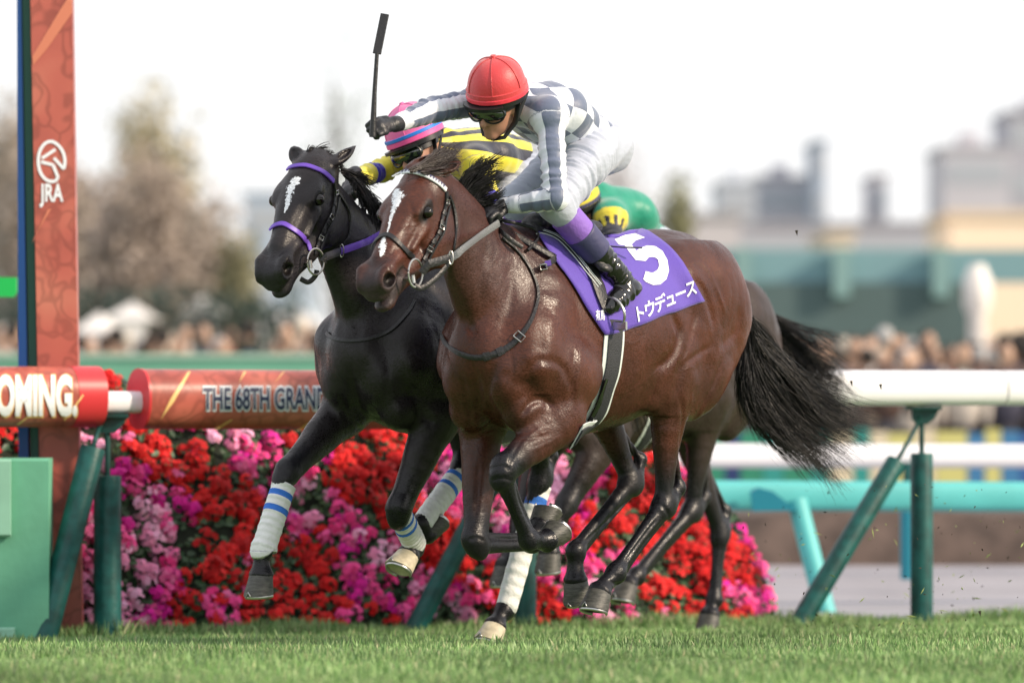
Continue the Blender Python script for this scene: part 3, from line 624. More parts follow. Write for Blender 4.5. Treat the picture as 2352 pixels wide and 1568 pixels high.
py_ = empty('white_pylon', tuple(at(2245, 860, 70))); tag(py_, 'tall white rounded pylon standing in the crowd on the right', 'pylon')
mb = MB(); q = at(2245, 700, 70); mb.tube(np.array([(q[0], 70, 0), (q[0], 70, CH+1.0), (q[0], 70, CH+1.15), (q[0], 70, CH+1.5), (q[0], 70, CH+1.72)]), [.13, .13, .20, .20, .10], 16, up=(1, 0, 0)); mb.build('column', mat('white_enamel', (.85, .82, .78), .5), py_, smooth=True)
CREAM = mat('cream_render', (.78, .62, .48), .8, var=.05, vscale=.2); GLASS = mat('window_dark', (.42, .45, .50), .5)
def tower(px0, px1, ytop, Y, col, name, label, ybase=None, fl_=None, cols_=None, depth=14, roof=0):
    a, b = at(px0, ytop, Y), at(px1, ytop, Y); z0 = -.2; root = empty(name, ((a[0]+b[0])/2, Y, z0)); tag(root, label, 'building')
    mb = MB(); mb.box((a[0], Y, z0), (b[0], Y+depth, a[2])); mb.build('wall', mat(name+'_wall', col, .85, var=.06, vscale=.1), root)
    w, h = b[0]-a[0], a[2]-z0; nf = fl_ if fl_ is not None else max(2, int(h/3.4)); nc = cols_ or max(1, int(w/3.2))
    W_ = bpy.data.meshes.new('w'); cnt = 0
    for i in range(nf):
        if cnt > 60: break
        z1 = z0+h*(i+.32)/nf; z2 = z0+h*(i+.78)/nf
        mb = MB(); mb.box((a[0]+w*.06, Y-.06, z1), (b[0]-w*.06, Y+.1, z2)); mb.build('window_band', GLASS, root); cnt += 1
    mb = MB(); mb.box((a[0]-.2, Y-.2, a[2]), (b[0]+.2, Y+depth+.2, a[2]+.35)); rf = mb.build('roof', mat(name+'_roof', tuple(c*.8 for c in col), .8), root)
    if roof: mb = MB(); mb.box((a[0]+w*.3, Y+2, a[2]+.35), (a[0]+w*.6, Y+6, a[2]+.35+roof)); mb.build('plant_room', mat(name+'_plant', col, .8), rf)
BL, BV = (.56, .60, .67), (.55, .54, .59)  # walls paled in their colour to stand for distance haze
tower(1650, 1735, 425, 400, BL, 'apartment_block', 'low blue grey apartment block left of the slim tower', roof=1)
tower(1735, 1868, 412, 430, BV, 'apartment_block', 'wide grey block beside the slim tower', roof=1)
tower(1872, 1898, 330, 420, (.38, .44, .53), 'slim_tower', 'slim blue grey tower rising above the other blocks')
tower(2008, 2038, 408, 420, BV, 'slim_tower', 'short slim grey block between the two bright gaps')
tower(2165, 2320, 345, 380, BV, 'office_block', 'broad grey office block near the right edge', roof=1.2)
tower(2316, 2460, 262, 410, (.42, .42, .48), 'office_block', 'tallest grey office block at the right edge', roof=1)
tower(1620, 2360, 520, 350, (.45, .44, .50), 'long_building', 'long low grey building along the horizon on the right', fl_=3)
tower(2185, 2420, 500, 240, (.9, .74, .58), 'cream_building', 'sunlit cream building above the teal wall at the right', fl_=0, roof=0)
tower(1905, 1958, 545, 230, (.82, .70, .58), 'cream_hut', 'small cream building above the middle of the teal wall', fl_=0)
tower(1560, 1700, 500, 300, (.55, .52, .55), 'pale_hall', 'pale low hall behind the rump of the front horse', fl_=1)
tower(430, 560, 600, 160, (.45, .47, .52), 'grey_hall', 'grey hall under the bare trees on the left', fl_=1); tower(560, 720, 450, 420, (.46, .54, .66), 'pale_block', 'pale blue building in the distance left of the black horse', fl_=4)
TENT = mat('white_canvas', (.72, .70, .68), .8)
for i, (px0, px1, yt, Y, lab) in enumerate([(165, 245, 712, 80, 'bright white tent beside the red pillar'), (235, 340, 690, 95, 'pale grey tent second from the red pillar'), (400, 500, 676, 100, 'cream tent below the brown trees'), (505, 575, 650, 105, 'narrow white tent by the black horse muzzle'), (600, 735, 700, 100, 'wide pale tent behind the black horse neck'), (-60, 36, 740, 80, 'white tent left of the red pillar')]):
    a, b = at(px0, yt, Y), at(px1, yt, Y); r_ = empty('tent', ((a[0]+b[0])/2, Y, 0)); tag(r_, lab, 'tent', 'tents behind the left crowd'); zt = a[2]; ze = zt-.35; xm = (a[0]+b[0])/2
    mb = MB(); mb.add([(a[0], Y, ze), (b[0], Y, ze), (b[0], Y+4, ze), (a[0], Y+4, ze), (xm, Y+2, zt)], [(0, 1, 4), (1, 2, 4), (2, 3, 4), (3, 0, 4), (3, 2, 1, 0)]); mb.build('roof', TENT, r_)
    mb = MB(); mb.box((a[0]+.05, Y+.05, 0), (b[0]-.05, Y+.12, ze)); mb.build('side_wall', TENT, r_)
# ---------------------------------------------------------------- trees
def tree(px, ytop, Y, width, label, colr, seed, dens=2600, bare=.5, kind='bare_tree', zb=.0):
    rng = np.random.RandomState(seed); q = at(px, ytop, Y); H = q[2]; x = q[0]; root = empty(kind, (x, Y, 0)); tag(root, label, 'tree', 'trees beyond the course'); Wd = width/FPX*Y/2
    mb = MB(); mb.tube(np.array([(x, Y, -.2), (x+.1, Y, H*.25), (x-.05, Y, H*.5), (x, Y, H*.8)]), [.28, .2, .14, .05], 8, up=(1, 0, 0)); tips = []
    for i in range(26):
        z = H*rng.uniform(.2, .72); a = rng.uniform(0, 6.28); L = Wd*rng.uniform(.5, 1.0)*(1-.4*z/H); e = np.array([x+math.cos(a)*L, Y+math.sin(a)*L, z+H*rng.uniform(.08, .25)]); m_ = np.array([x+math.cos(a)*L*.45, Y+math.sin(a)*L*.45, z+H*.05]); mb.tube(np.array([(x, Y, z), m_, e]), [.08, .05, .015], 5); tips += [e, m_]
    mb.build('trunk', mat(kind+'_bark', (.11, .085, .075), .9), root, smooth=True); nb2 = len(tips); V, F, C = [], [], []; tips = np.array(tips)
    for i in range(dens):
        c = tips[rng.randint(nb2)]+rng.randn(3)*(Wd*.22, Wd*.22, H*.06); c[2] = min(c[2], H*1.0); s_ = rng.uniform(.05, .14)*(Y/110)**.5; d = rng.randn(3); d /= np.linalg.norm(d); e = np.cross(d, rng.randn(3)); e /= np.linalg.norm(e); k = len(V)
        V += [c-d*s_, c+e*s_*.5, c+d*s_, c-e*s_*.5]; F.append((k, k+1, k+2, k+3)); cl = np.array(colr)*(.7+.6*rng.rand()); C += [cl]*4
    mesh_np('crown', np.array(V), np.array(F), mat(kind+'_leaf', attr='Col', rough=.8), root, cols=np.array(C), smooth=False)
tree(372, 185, 120, 250, 'tallest tree on the left with yellow green top', (.46, .41, .27), 1, 5200)
tree(215, 320, 112, 230, 'bushy brown tree beside the red pillar', (.42, .35, .30), 2, 6200)
tree(330, 330, 105, 260, 'broad brown tree in the middle of the left group', (.40, .33, .28), 3, 7000)
tree(455, 385, 112, 220, 'rounded tan tree at the right of the left group', (.45, .38, .32), 4, 5600)
tree(15, 165, 118, 200, 'brown tree at the left edge of the picture', (.41, .35, .29), 5, 5200)
tree(100, 330, 108, 230, 'brown tree hidden half behind the red pillar', (.40, .34, .29), 6, 5000)
tree(555, 520, 105, 120, 'small olive shrub like tree left of the black muzzle', (.26, .25, .15), 7, 2600)
tree(770, 20, 210, 210, 'tall slender pale tree standing above the black horse ears', (.44, .52, .46), 8, 1000)
tree(1545, 400, 150, 110, 'olive tree behind the jockey in green', (.24, .24, .13), 9, 3200)
tree(1420, 230, 260, 220, 'faint pink grey tree behind the jockey in checked silks', (.5, .42, .38), 10, 1200)
hd_ = []
o = empty('dark_hedge', (-7, 100, 0)); tag(o, 'dark green hedge below the trees on the left', 'hedge'); rng = np.random.RandomState(9); V, F, C = [], [], []
for i in range(9000):
    c = np.array([rng.uniform(-14, -4.2), 99+rng.rand()*1.5, rng.rand()*2.9+.2*math.sin(i)]); s_ = .09; d = rng.randn(3); d /= np.linalg.norm(d); e = np.cross(d, rng.randn(3)); e /= np.linalg.norm(e); k = len(V); V += [c-d*s_, c+e*s_*.6, c+d*s_, c-e*s_*.6]; F.append((k, k+1, k+2, k+3)); C += [np.array((.04, .07, .06))*(.6+.8*rng.rand())]*4
mesh_np('foliage', np.array(V), np.array(F), mat('hedge_leaf', attr='Col', rough=.8), o, cols=np.array(C), smooth=False)

# ---------------------------------------------------------------- horses
class Frame:
    """a runner's own axes: u forward, v to its left, w up"""
    def __init__(s, th, X0, Y0):
        s.s, s.c = math.sin(R(th)), math.cos(R(th)); s.X0, s.Y0 = X0, Y0
    def P(s, px, py, v=0.0):
        k = (px-1176)/FPX; u = (s.X0+s.c*v-k*(s.Y0-s.s*v))/(s.s-k*s.c)
        Y = s.Y0-s.c*u-s.s*v
        return np.array([u, v, CH+(888-py)/FPX*Y])
    def W(s, V):
        V = np.atleast_2d(np.asarray(V, float))
        return np.c_[s.X0-s.s*V[:, 0]+s.c*V[:, 1], s.Y0-s.c*V[:, 0]-s.s*V[:, 1], V[:, 2]]
    def L(s, V):
        V = np.atleast_2d(np.asarray(V, float)); x = V[:, 0]-s.X0; y = V[:, 1]-s.Y0
        return np.c_[-s.s*x-s.c*y, s.c*x-s.s*y, V[:, 2]]
TPL = {'eyeL':(.215,.098,.035),'nosL':(.565,.05,.015),'nose':(.585,0,.03),'blaze1':(.19,0,.09),'blaze2':(.34,0,.075),'snip':(.42,0,.065),'eyeR':(.215,-.098,.045),
 'mouthL':(.49,.045,-.05),'chin':(.57,0,-.10),'brow':(.09,0,.10),'browL':(.09,.085,.01),'earL':(.01,.06,.07),'jaw':(.16,.07,-.17),'nosR':(.565,-.055,.015),'nbL':(.42,.06,-.02)}
class Head:
    def __init__(s, fr, Rm, org, Y, marks, scale=1.06):
        s.fr, s.R, s.o, s.sc = fr, np.array(Rm), np.array([org[0], Y, org[1]]), scale
        ks = list(marks); A = np.array([TPL[k] for k in ks]); Wp = s.rigid(A)
        pr = s.proj(Wp); s.c = pr; s.r = np.array([marks[k] for k in ks], float)-pr
    def rigid(s, A): return (s.R@(np.atleast_2d(A)*s.sc).T).T+s.o
    @staticmethod
    def proj(Wp): return np.c_[1176+FPX*Wp[:, 0]/Wp[:, 1], 888-FPX*(Wp[:, 2]-CH)/Wp[:, 1]]
    def pt(s, x, y, z):
        Wp = s.rigid((x, y, z)); p = s.proj(Wp)
        d = ((p[:, None]-s.c[None])**2).sum(2); w = 1/(d+700.0); w /= w.sum(1, keepdims=True); q = p+(w@s.r)*.85
        Y = Wp[0, 1]; Wq = np.array([(q[0, 0]-1176)/FPX*Y, Y, CH+(888-q[0, 1])/FPX*Y])
        return s.fr.L(Wq)[0]
    def ax(s):      # head axes expressed in the runner's frame
        o = s.fr.L(s.o)[0]; return [s.fr.L(s.o+s.R[:, i])[0]-o for i in range(3)]
def sculpt_head(S, hd, mouth=0.0, ears=None):
    ax, ay, az = hd.ax(); p = hd.pt; F = (ax, ay); sc = hd.sc
    lat = ay
    S.ell(p(.06, 0, .01), (.13*sc, .088*sc, .102*sc), .03, F)
    S.chain([p(.08, 0, .025), p(.20, 0, .015), p(.32, 0, .008), p(.43, 0, .0), p(.54, 0, -.004)], [.084, .083, .073, .062, .05], .03, [1.1, 1.14, .96, .93, 1.0], lat)
    S.cap(p(.14, 0, .076), p(.47, 0, .042), .024, .02, .04, 2.2, 1.3, lat)                    # flat nasal ridge
    S.chain([p(.10, 0, -.10), p(.2, 0, -.128), p(.33, 0, -.104), p(.45, 0, -.078), p(.53, 0, -.078)], [.085, .08, .064, .050, .038], .03, [.82, .84, .85, .98, 1.02], lat)
    for g in (1, -1):
        S.ell(p(.155, g*.056, -.10), (.13*sc, .038*sc, .125*sc), .025, F)                     # round cheek
        S.ell(p(.20, g*.074, .056), (.05*sc, .022*sc, .018*sc), .035, F)                     # brow over the eye
        S.cap(p(.245, g*.076, -.005), p(.36, g*.060, -.014), .012, .010, .03)                 # facial crest
        S.ell(p(.545, g*.043, .004), (.058*sc, .031*sc, .047*sc), .02, F)                     # nostril wing
        S.cap(p(.43, g*.05, .012), p(.53, g*.052, .038), .009, .012, .03)
    S.ell(p(.56, 0, -.012), (.05*sc, .054*sc, .05*sc), .02, F)
    S.ell(p(.578, 0, -.036), (.034*sc, .042*sc, .026*sc), .015, F)                            # upper lip
    S.ell(p(.553, 0, -.086-mouth), (.042*sc, .038*sc, .024*sc), .015, F)                      # lower lip, chin
    S.cap(p(.47, 0, -.066-mouth*.5), p(.54, 0, -.09-mouth), .036, .03, .02)
    for g in (1, -1):
        S.cap(p(.63, g*.0, -.058-mouth*.5), p(.49, g*.062, -.052), .005+mouth*.35, .004, .006, cut=True)
        S.ell(p(.566, g*.070, .010), (.031*sc, .024*sc, .028*sc), .008, F, cut=True)
        S.ell(p(.548, g*.058, -.004), (.024*sc, .022*sc, .015*sc), .008, F, cut=True)
        S.ell(p(.212, g*.102, .037), (.026*sc, .014*sc, .020*sc), .008, F, cut=True)           # socket
    for base, tip, wd in (ears or []):
        base, tip = np.array(base), np.array(tip); mid = base*.55+tip*.45
        d = tip-base; n = np.cross(d, (0, 1, 0)); n /= np.linalg.norm(n)
        S.chain([base, base*.7+tip*.3, mid*.6+tip*.4, tip], [.030*wd, .036*wd, .024*wd, .004], .02, [.62]*4, n)
        o = hd.fr.L(hd.fr.W(base)[0]+np.array([0, -.02, 0]))[0]-base
        S.chain([base*.8+tip*.2+o, mid+o*1.1, base*.3+tip*.7+o*.8], [.012*wd, .016*wd, .006*wd], .006, [.7]*3, n, cut=True)
def palmar(d):
    p = np.array([d[2], 0, -d[0]]); return p/np.linalg.norm(p)
def foreleg(S, sh, el, kn, fe, co, toe, th=1.22):
    d1, d2 = un(kn-el), un(fe-kn); p1, p2 = palmar(d1), palmar(d2)
    S.cap(sh, el, .115, .088, .06, .75)
    S.ell(el-p1*-.0+np.array([-.03, 0, .03]), (.10, .06, .11), .05)
    m = el+(kn-el)*.38
    S.chain([el, m, el+(kn-el)*.75, kn-d1*.03], [.084*th, .068*th, .050*th, .047*th], .04, .82)
    S.cap(el-p1*.018+d1*.03, el-p1*.024+(kn-el)*.45, .05*th, .036*th, .02, .9)
    S.cap(el+p1*.03, el+p1*.03+(kn-el)*.5, .052*th, .026*th, .018, .8)
    S.cap(m-p1*.02+np.array([0, .02, 0]), kn-d1*.05, .03*th, .02*th, .012)
    S.ell(kn, (.062*th, .037*th, .038*th), .03, (d1+d2, (0, 1, 0)))
    S.ell(kn-p1*.013-d1*.016, (.03*th, .037*th, .034*th), .014, (d1, (0, 1, 0))); S.ell(kn-p2*.012+d2*.024, (.026*th, .034*th, .028*th), .014, (d2, (0, 1, 0)))
    S.ell(kn+p1*.034-d1*.018, (.03*th, .016*th, .018*th), .015, (d1, (0, 1, 0)))
    cannon(S, kn, fe, co, toe, d2, p2, .037*th, .026*th)
def cannon(S, a, fe, co, toe, d, p, r0, r1):
    m = (a+fe)/2
    S.chain([a+d*.03-p*.003, m-p*.007, fe-d*.03], [r0*.88, r1*.84, r1*.98], .014, [.92, .9, .98])
    S.chain([a+d*.02+p*.030, m+p*.031, fe-d*.01+p*.028], [r0*.5, r1*.46, r1*.66], .004, [.85]*3)     # tendons
    d3 = un(co-fe); p3 = palmar(d3)
    S.ell(fe, (.046, .038, .040), .018, (d, (0, 1, 0))); S.ell(fe+p*.026+d*.004, (.029, .034, .023), .014, (d, (0, 1, 0)))
    for g in (1, -1): S.ell(fe+p*.024+np.array([0, g*.016, 0]), (.016, .012, .014), .01)
    S.ell(fe+p*.036+d3*.02, (.016, .012, .012), .012)
    S.chain([fe+d3*.01, (fe+co)/2-p3*.002, co], [.038, .034, .044], .02, [.95, .95, 1.05]); S.ell(co, (.024, .05, .048), .015, (d3, (0, 1, 0)))
def hindleg(S, hip, st, hk, fe, co, toe, th=1.0, tl=1.2):
    d1, d2 = un(hk-st), un(fe-hk); p1, p2 = palmar(d1), palmar(d2); v = np.array([0, 1, 0])
    S.chain([hip, hip*.5+st*.5, st], [.20*th, .185*th, .12*th], .08, [.66, .62, .62])
    S.ell(hip*.4+st*.5+hk*.1+np.array([-.14, 0, -.02]), (.22*th, .105*th, .15*th), .06, (un(st-hip)*.4+np.array([0, 0, -1]), (0, 1, 0)))
    S.chain([st+np.array([-.05, 0, -.02]), st*.6+hk*.4+p1*.012, st*.25+hk*.75, hk-d1*.03], [.115*th, .083*th, .05*th, .044*th], .05, [.72, .72, .8, .85])
    cal = hk+p1*.075-d1*.075*0.6-d2*.03
    S.cap(st*.45+hk*.55+p1*.055, cal, .022*th, .016, .01, .8)      # Achilles tendon
    S.cap(hk-d2*.01+p2*.02, cal, .044, .026, .02, .75); S.ell(cal, (.03, .026, .03), .012)
    S.ell(hk, (.066*th, .045*th, .056*th), .02, (d1+d2, v)); S.ell(hk+d2*.035-p2*.008, (.05, .044, .045), .02, (d2, v))
    S.cap(hk-p1*.02-d1*.05, hk-p2*.022+d2*.05, .02, .016, .012)
    S.cap(cal, hk+p2*.034+d2*.08, .017, .015, .012)
    cannon(S, hk+d2*.03, fe, co, toe, d2, p2, .036*tl, .0265*tl)
TORSO = [  # u, top, bottom, half width
 (.30, 1.34, 1.06, .13), (.22, 1.43, .97, .20), (.08, 1.55, .90, .235), (-.08, 1.635, .86, .245), (-.25, 1.665, .855, .27), (-.45, 1.66, .87, .295),
 (-.65, 1.665, .91, .30), (-.82, 1.68, .985, .275), (-1.0, 1.70, 1.08, .262), (-1.17, 1.655, 1.14, .245), (-1.30, 1.56, 1.2, .20)]
def sculpt_body(S, dz=0, rump=1.0):
    Z = np.array([0, 0, dz])
    P = [np.array([u, 0, (t+b)/2+dz]) for u, t, b, hw in TORSO]; r = [(t-b)/2 for u, t, b, hw in TORSO]; q = [hw*2/(t-b) for u, t, b, hw in TORSO]
    # stations as short overlapping slabs: ends of the chain are shortened so they do not balloon
    PP, RR, QQ = spline(np.c_[np.array(P), r, q], 24)
    with Group(S, (-2, -.6, .3), (1, .6, 2.2), .02):
        for i in range(len(PP)): S.ell(PP[i], (.09, RR[i]*QQ[i], RR[i]), 1e-4)
    S.ell(Z+(-.02, 0, 1.60), (.30, .075, .10), .08)                 # withers
    S.ell(Z+(-.95, 0, 1.60), (.26, .15, .10), .08)                  # croup
    for g in (1, -1):
        S.chain([Z+(-.06, g*.10, 1.55), Z+(.06, g*.17, 1.36), Z+(.17, g*.195, 1.15)], [.085, .10, .095], .05, [.55, .62, .8])   # shoulder blade
        S.ell(Z+(-.04, g*.215, 1.12), (.17, .085, .14), .035, ((1, 0, .55), (0, 1, 0)))      # triceps
        S.ell(Z+(.24, g*.10, 1.10), (.10, .095, .13), .035)          # breast
        S.ell(Z+(.17, g*.13, .97), (.10, .08, .09), .035)
        S.ell(Z+(-.93, g*.16, 1.46), (.27, .12, .19), .06, ((1, 0, .25), (0, 1, 0)))         # gluteal
        S.chain([Z+(-1.12, g*.14, 1.50), Z+(-1.19, g*.15, 1.34), Z+(-1.09, g*.165, 1.16), Z+(-.92, g*.17, 1.0)], [.15, .150, .12, .08], .07, [.72, .74, .74, .8])     # hamstring
        S.ell(Z+(-.80, g*.225, 1.50), (.06, .05, .05), .08)        # point of hip
        S.cap(Z+(-.72, g*.245, 1.18), Z+(-.62, g*.20, 1.02), .05, .04, .06, .6)              # stifle fold
def make_horse(name, label, fr, hd, legs, coat, res=.007, dz=0, neck=None, mouth=0, ears=None, extra=None, group='racehorses galloping side by side'):
    pts = np.concatenate([np.array(l[1:]).reshape(-1, 3) for l in legs])
    hp = np.array([hd.pt(x, y, z) for x in (-.05, .65) for y in (-.12, .12) for z in (-.18, .12)]+[e for b, t, w in (ears or []) for e in (b, t)])
    A = np.concatenate([pts, hp, [(.4, .36, 1.8+dz), (-1.52, -.36, .9)]])
    S = Sculpt(A.min(0)-.12, A.max(0)+.12, res)
    sculpt_body(S, dz)
    nk = neck
    S.chain([n[0] for n in nk], [n[1] for n in nk], .05, [n[2] for n in nk], sub=4)
    for kind, *j in legs:
        j = [np.array(q, float) for q in j]
        (foreleg if kind == 'f' else hindleg)(S, *j)
    sculpt_head(S, hd, mouth, ears)
    if extra: extra(S)
    V, F = S.mesh(1)
    return V, F

def carve(V, N, skin, lines, L, u1):
    """muscle lines: (photo polyline, radius, depth); depth > 0 sinks, < 0 raises"""
    D = np.zeros(len(V))
    for pxs, r, d in lines:
        try: Pn, _ = lay(skin, pxs, 24, 2)
        except RuntimeError: continue
        r, d = r*1.25, d*(.95 if d > 0 else .55); ds, t = segdist(V, Pn); D += d*np.exp(-(ds/r)**2)*np.clip(np.minimum(t, 1-t)*5+.15, 0, 1)
    from mathutils import noise as mn
    for i in range(len(V)):
        x, y, z = L[i]
        if z > .55: D[i] += .0032*(mn.ridged_multi_fractal((x*5.5+y*2, y*5, z*3.2), 1.0, 2.1, 4, 1.0, 2.0)-1.1)*(.45 if u1[i] else 1)
    return V-N*D[:, None]
def hoofmesh(co, fe, toe, sz=1.0):
    """capsule of the hoof and its shoe: co coronet centre, toe front lower edge (runner's frame)"""
    d = un(toe-co); p = palmar(d); a = un(d+p*.85); f = un(np.cross((0, 1, 0), a)); 
    if f@(toe-co) < 0: f = -f
    l = np.cross(a, f); n = 20; V = []; th = np.arange(n)*2*np.pi/n
    for k, (h, rx, ry, sh) in enumerate([(-.012, .036, .037, -.004), (.0, .047, .047, -.002), (.03, .052, .051, .006), (.068, .061, .057, .017), (.078, .062, .058, .019)]):
        x = np.cos(th)*rx*np.where(np.cos(th) < 0, .82, 1.05)+sh; hh = h*np.where(np.cos(th) < 0, 1-.22*(-np.cos(th)), 1) if k < 0 else h
        V.append(co+(x*sz)[:, None]*f+(np.sin(th)*ry*sz)[:, None]*l+(hh*sz)*a)
    rings = len(V); V = np.concatenate(V+[[co+a*.070*sz+f*.01]])
    F = [(i*n+j, i*n+(j+1) % n, (i+1)*n+(j+1) % n, (i+1)*n+j) for i in range(rings-1) for j in range(n)]+[((rings-1)*n+j, (rings-1)*n+(j+1) % n, rings*n) for j in range(n)]
    # shoe
    sa = np.linspace(-2.45, 2.45, 22); c = co+a*.082*sz+f*.018*sz
    SP = np.array([c+(math.cos(t)*.055*(1 if math.cos(t) > 0 else .9))*sz*f+math.sin(t)*.051*sz*l for t in sa])
    SV, SF = tube(SP, .0085*sz, 8, .5, up=a)
    cl = co+a*.072*sz+f*.083*sz
    SV2, SF2 = tube(np.array([cl+a*.008-l*.012, cl-a*.012, cl+a*.008+l*.012]), .003, 5)
    SF = list(SF)+[tuple(i+len(SV) for i in q) for q in SF2]; SV = np.concatenate([SV, SV2])
    return V, F, SV, SF
def finish_horse(fr, V, F, hd, legs, name, label, coat, lines, white=(), hoofc=None, bands=None, group=None):
    """paints the coat, adds hooves, eyes; returns (root, skin)"""
    base, leg, dark = [np.array(c, float) for c in coat]
    Wv = fr.W(V); N = vnormals(Wv, F)
    skin0 = Skin(Wv, F)
    hd0 = hd.pt(.25, 0, 0); Wv = carve(Wv, N, skin0, lines, fr.L(Wv), np.linalg.norm(V-hd0, axis=1) < .36); L = fr.L(Wv)
    C = np.tile(base, (len(V), 1))
    def mixc(m, c):
        nonlocal C
        C = C*(1-m[:, None])+np.array(c, float)*m[:, None]
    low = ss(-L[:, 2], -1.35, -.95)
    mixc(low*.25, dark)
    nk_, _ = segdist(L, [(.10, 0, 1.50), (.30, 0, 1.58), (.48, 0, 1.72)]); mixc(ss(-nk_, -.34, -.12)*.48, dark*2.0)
    bt_, _ = segdist(L, [(-1.34, .1, 1.40), (-1.30, .16, 1.25), (-1.15, .2, 1.08)]); mixc(ss(-bt_, -.17, -.02)*.45, base*np.array([2.2, 2.3, 2.1]))  # warm sunlit highlight on the buttock, painted into the coat colour
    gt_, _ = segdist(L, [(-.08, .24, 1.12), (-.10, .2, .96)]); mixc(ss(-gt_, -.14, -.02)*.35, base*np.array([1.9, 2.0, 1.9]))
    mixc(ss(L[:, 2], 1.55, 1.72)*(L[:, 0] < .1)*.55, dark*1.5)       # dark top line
    for kind, a, b, c, d, e, t in legs:
        a, b, c, d, e, t = [np.array(q, float) for q in (a, b, c, d, e, t)]
        ds, tt = segdist(L, [b, c, d, e, t]); Lt = np.linalg.norm(c-b); tot = Lt+np.linalg.norm(d-c)+np.linalg.norm(e-d)+np.linalg.norm(t-e)
        x = tt*tot/Lt; m = ss(x, .45, .88)*(ds < .16); mixc(m, leg)
    ax, ay, az = hd.ax(); o = hd.pt(0, 0, 0)
    p = hd.pt
    ds, tt = segdist(L, [p(.50, 0, -.03), p(.60, 0, -.03)]); mixc(ss(-ds, -.125, -.06)*.96, dark*1.6)
    for g in (1, -1):
        ds, _ = segdist(L, [p(.19, g*.1, .04), p(.235, g*.1, .035)]); mixc(ss(-ds, -.042, -.026)*.95, dark*.5)
        ds, _ = segdist(L, [p(.556, g*.058, .006), p(.556, g*.05, .0)]); mixc(ss(-ds, -.036, -.02), (.006, .004, .004))
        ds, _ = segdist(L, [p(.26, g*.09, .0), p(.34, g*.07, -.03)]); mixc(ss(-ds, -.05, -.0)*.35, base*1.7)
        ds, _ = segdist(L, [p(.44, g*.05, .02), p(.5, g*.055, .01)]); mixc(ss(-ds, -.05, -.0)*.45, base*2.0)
    root = empty(name, tuple(fr.W((-.3, 0, 0))[0])); tag(root, label, 'horse', group)
    bl = np.full(len(V), 1.0)
    for poly, rr in white:                      # blaze, snip: distance field thresholded in the shader
        Pn, _ = lay(skin0, poly, 20, 1); ds, tt = segdist(Wv, Pn); rad = np.interp(tt, np.linspace(0, 1, len(rr)), rr); bl = np.minimum(bl, ds/np.maximum(rad, 1e-4)*.5)
    m = mat_coat(name+'_coat')
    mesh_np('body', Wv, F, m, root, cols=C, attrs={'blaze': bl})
    for i, (kind, a, b, c, d, e, t) in enumerate(legs):
        e, d, t = np.array(e, float), np.array(d, float), np.array(t, float)
        hv, hf, sv, sf = hoofmesh(e, d, t, 1.06)
        hm = (hoofc or {}).get(i, HOOF)
        h = mesh_np('hoof', fr.W(hv), hf, hm, root); autosm(h, 50); mesh_np('shoe', fr.W(sv), sf, STEEL, h)
        if bands and i in bands:
            t0, t1, ww = bands[i]; c_, d_, e_ = [np.array(q, float) for q in (c, d, e)]
            bandage(fr, c_, d_, e_, t0, t1, ww, root)
    for g in (1, -1):
        c = fr.W(p(.212, g*.094, .036))[0]
        th = np.linspace(0, np.pi, 13); ph = np.arange(20)*2*np.pi/20
        EV = np.array([c+.0245*np.array([math.sin(a)*math.cos(b), math.sin(a)*math.sin(b), math.cos(a)]) for a in th for b in ph])
        EF = [(i*20+j, i*20+(j+1) % 20, (i+1)*20+(j+1) % 20, (i+1)*20+j) for i in range(12) for j in range(20)]
        mesh_np('eye', EV, EF, EYE, root)
    return root, Skin(Wv, F), L, C
def bandage(fr, a, b, e, t0, t1, w, root):
    d = un(b-a); pts = [a+(b-a)*t for t in np.linspace(t0, 1, 9)]; L = np.linalg.norm(b-a); p = palmar(d)
    if t1 > 1: pts += [b+(e-b)*(t1-1)*.5, b+(e-b)*(t1-1)]
    pts = np.array(pts); n = len(pts); c = np.array([x+p*.011 for x in pts]); r = np.full(n, .0475*w); r[-1] *= .92
    if t1 > 1: r[-3:] = [.052*w, .055*w, .047*w]
    C = spline(c, 4); rr = np.interp(np.linspace(0, 1, len(C)), np.linspace(0, 1, n), r)
    rng = np.random.RandomState(3); rr = rr*(1+.02*rng.randn(len(rr)))
    V, F = tube(C, rr, 18, .86, up=tuple(p)); s = np.repeat(np.linspace(0, 1, len(C)), 18)
    o = mesh_np('bandage', fr.W(V), F, BAND, root, attrs={'run': s})
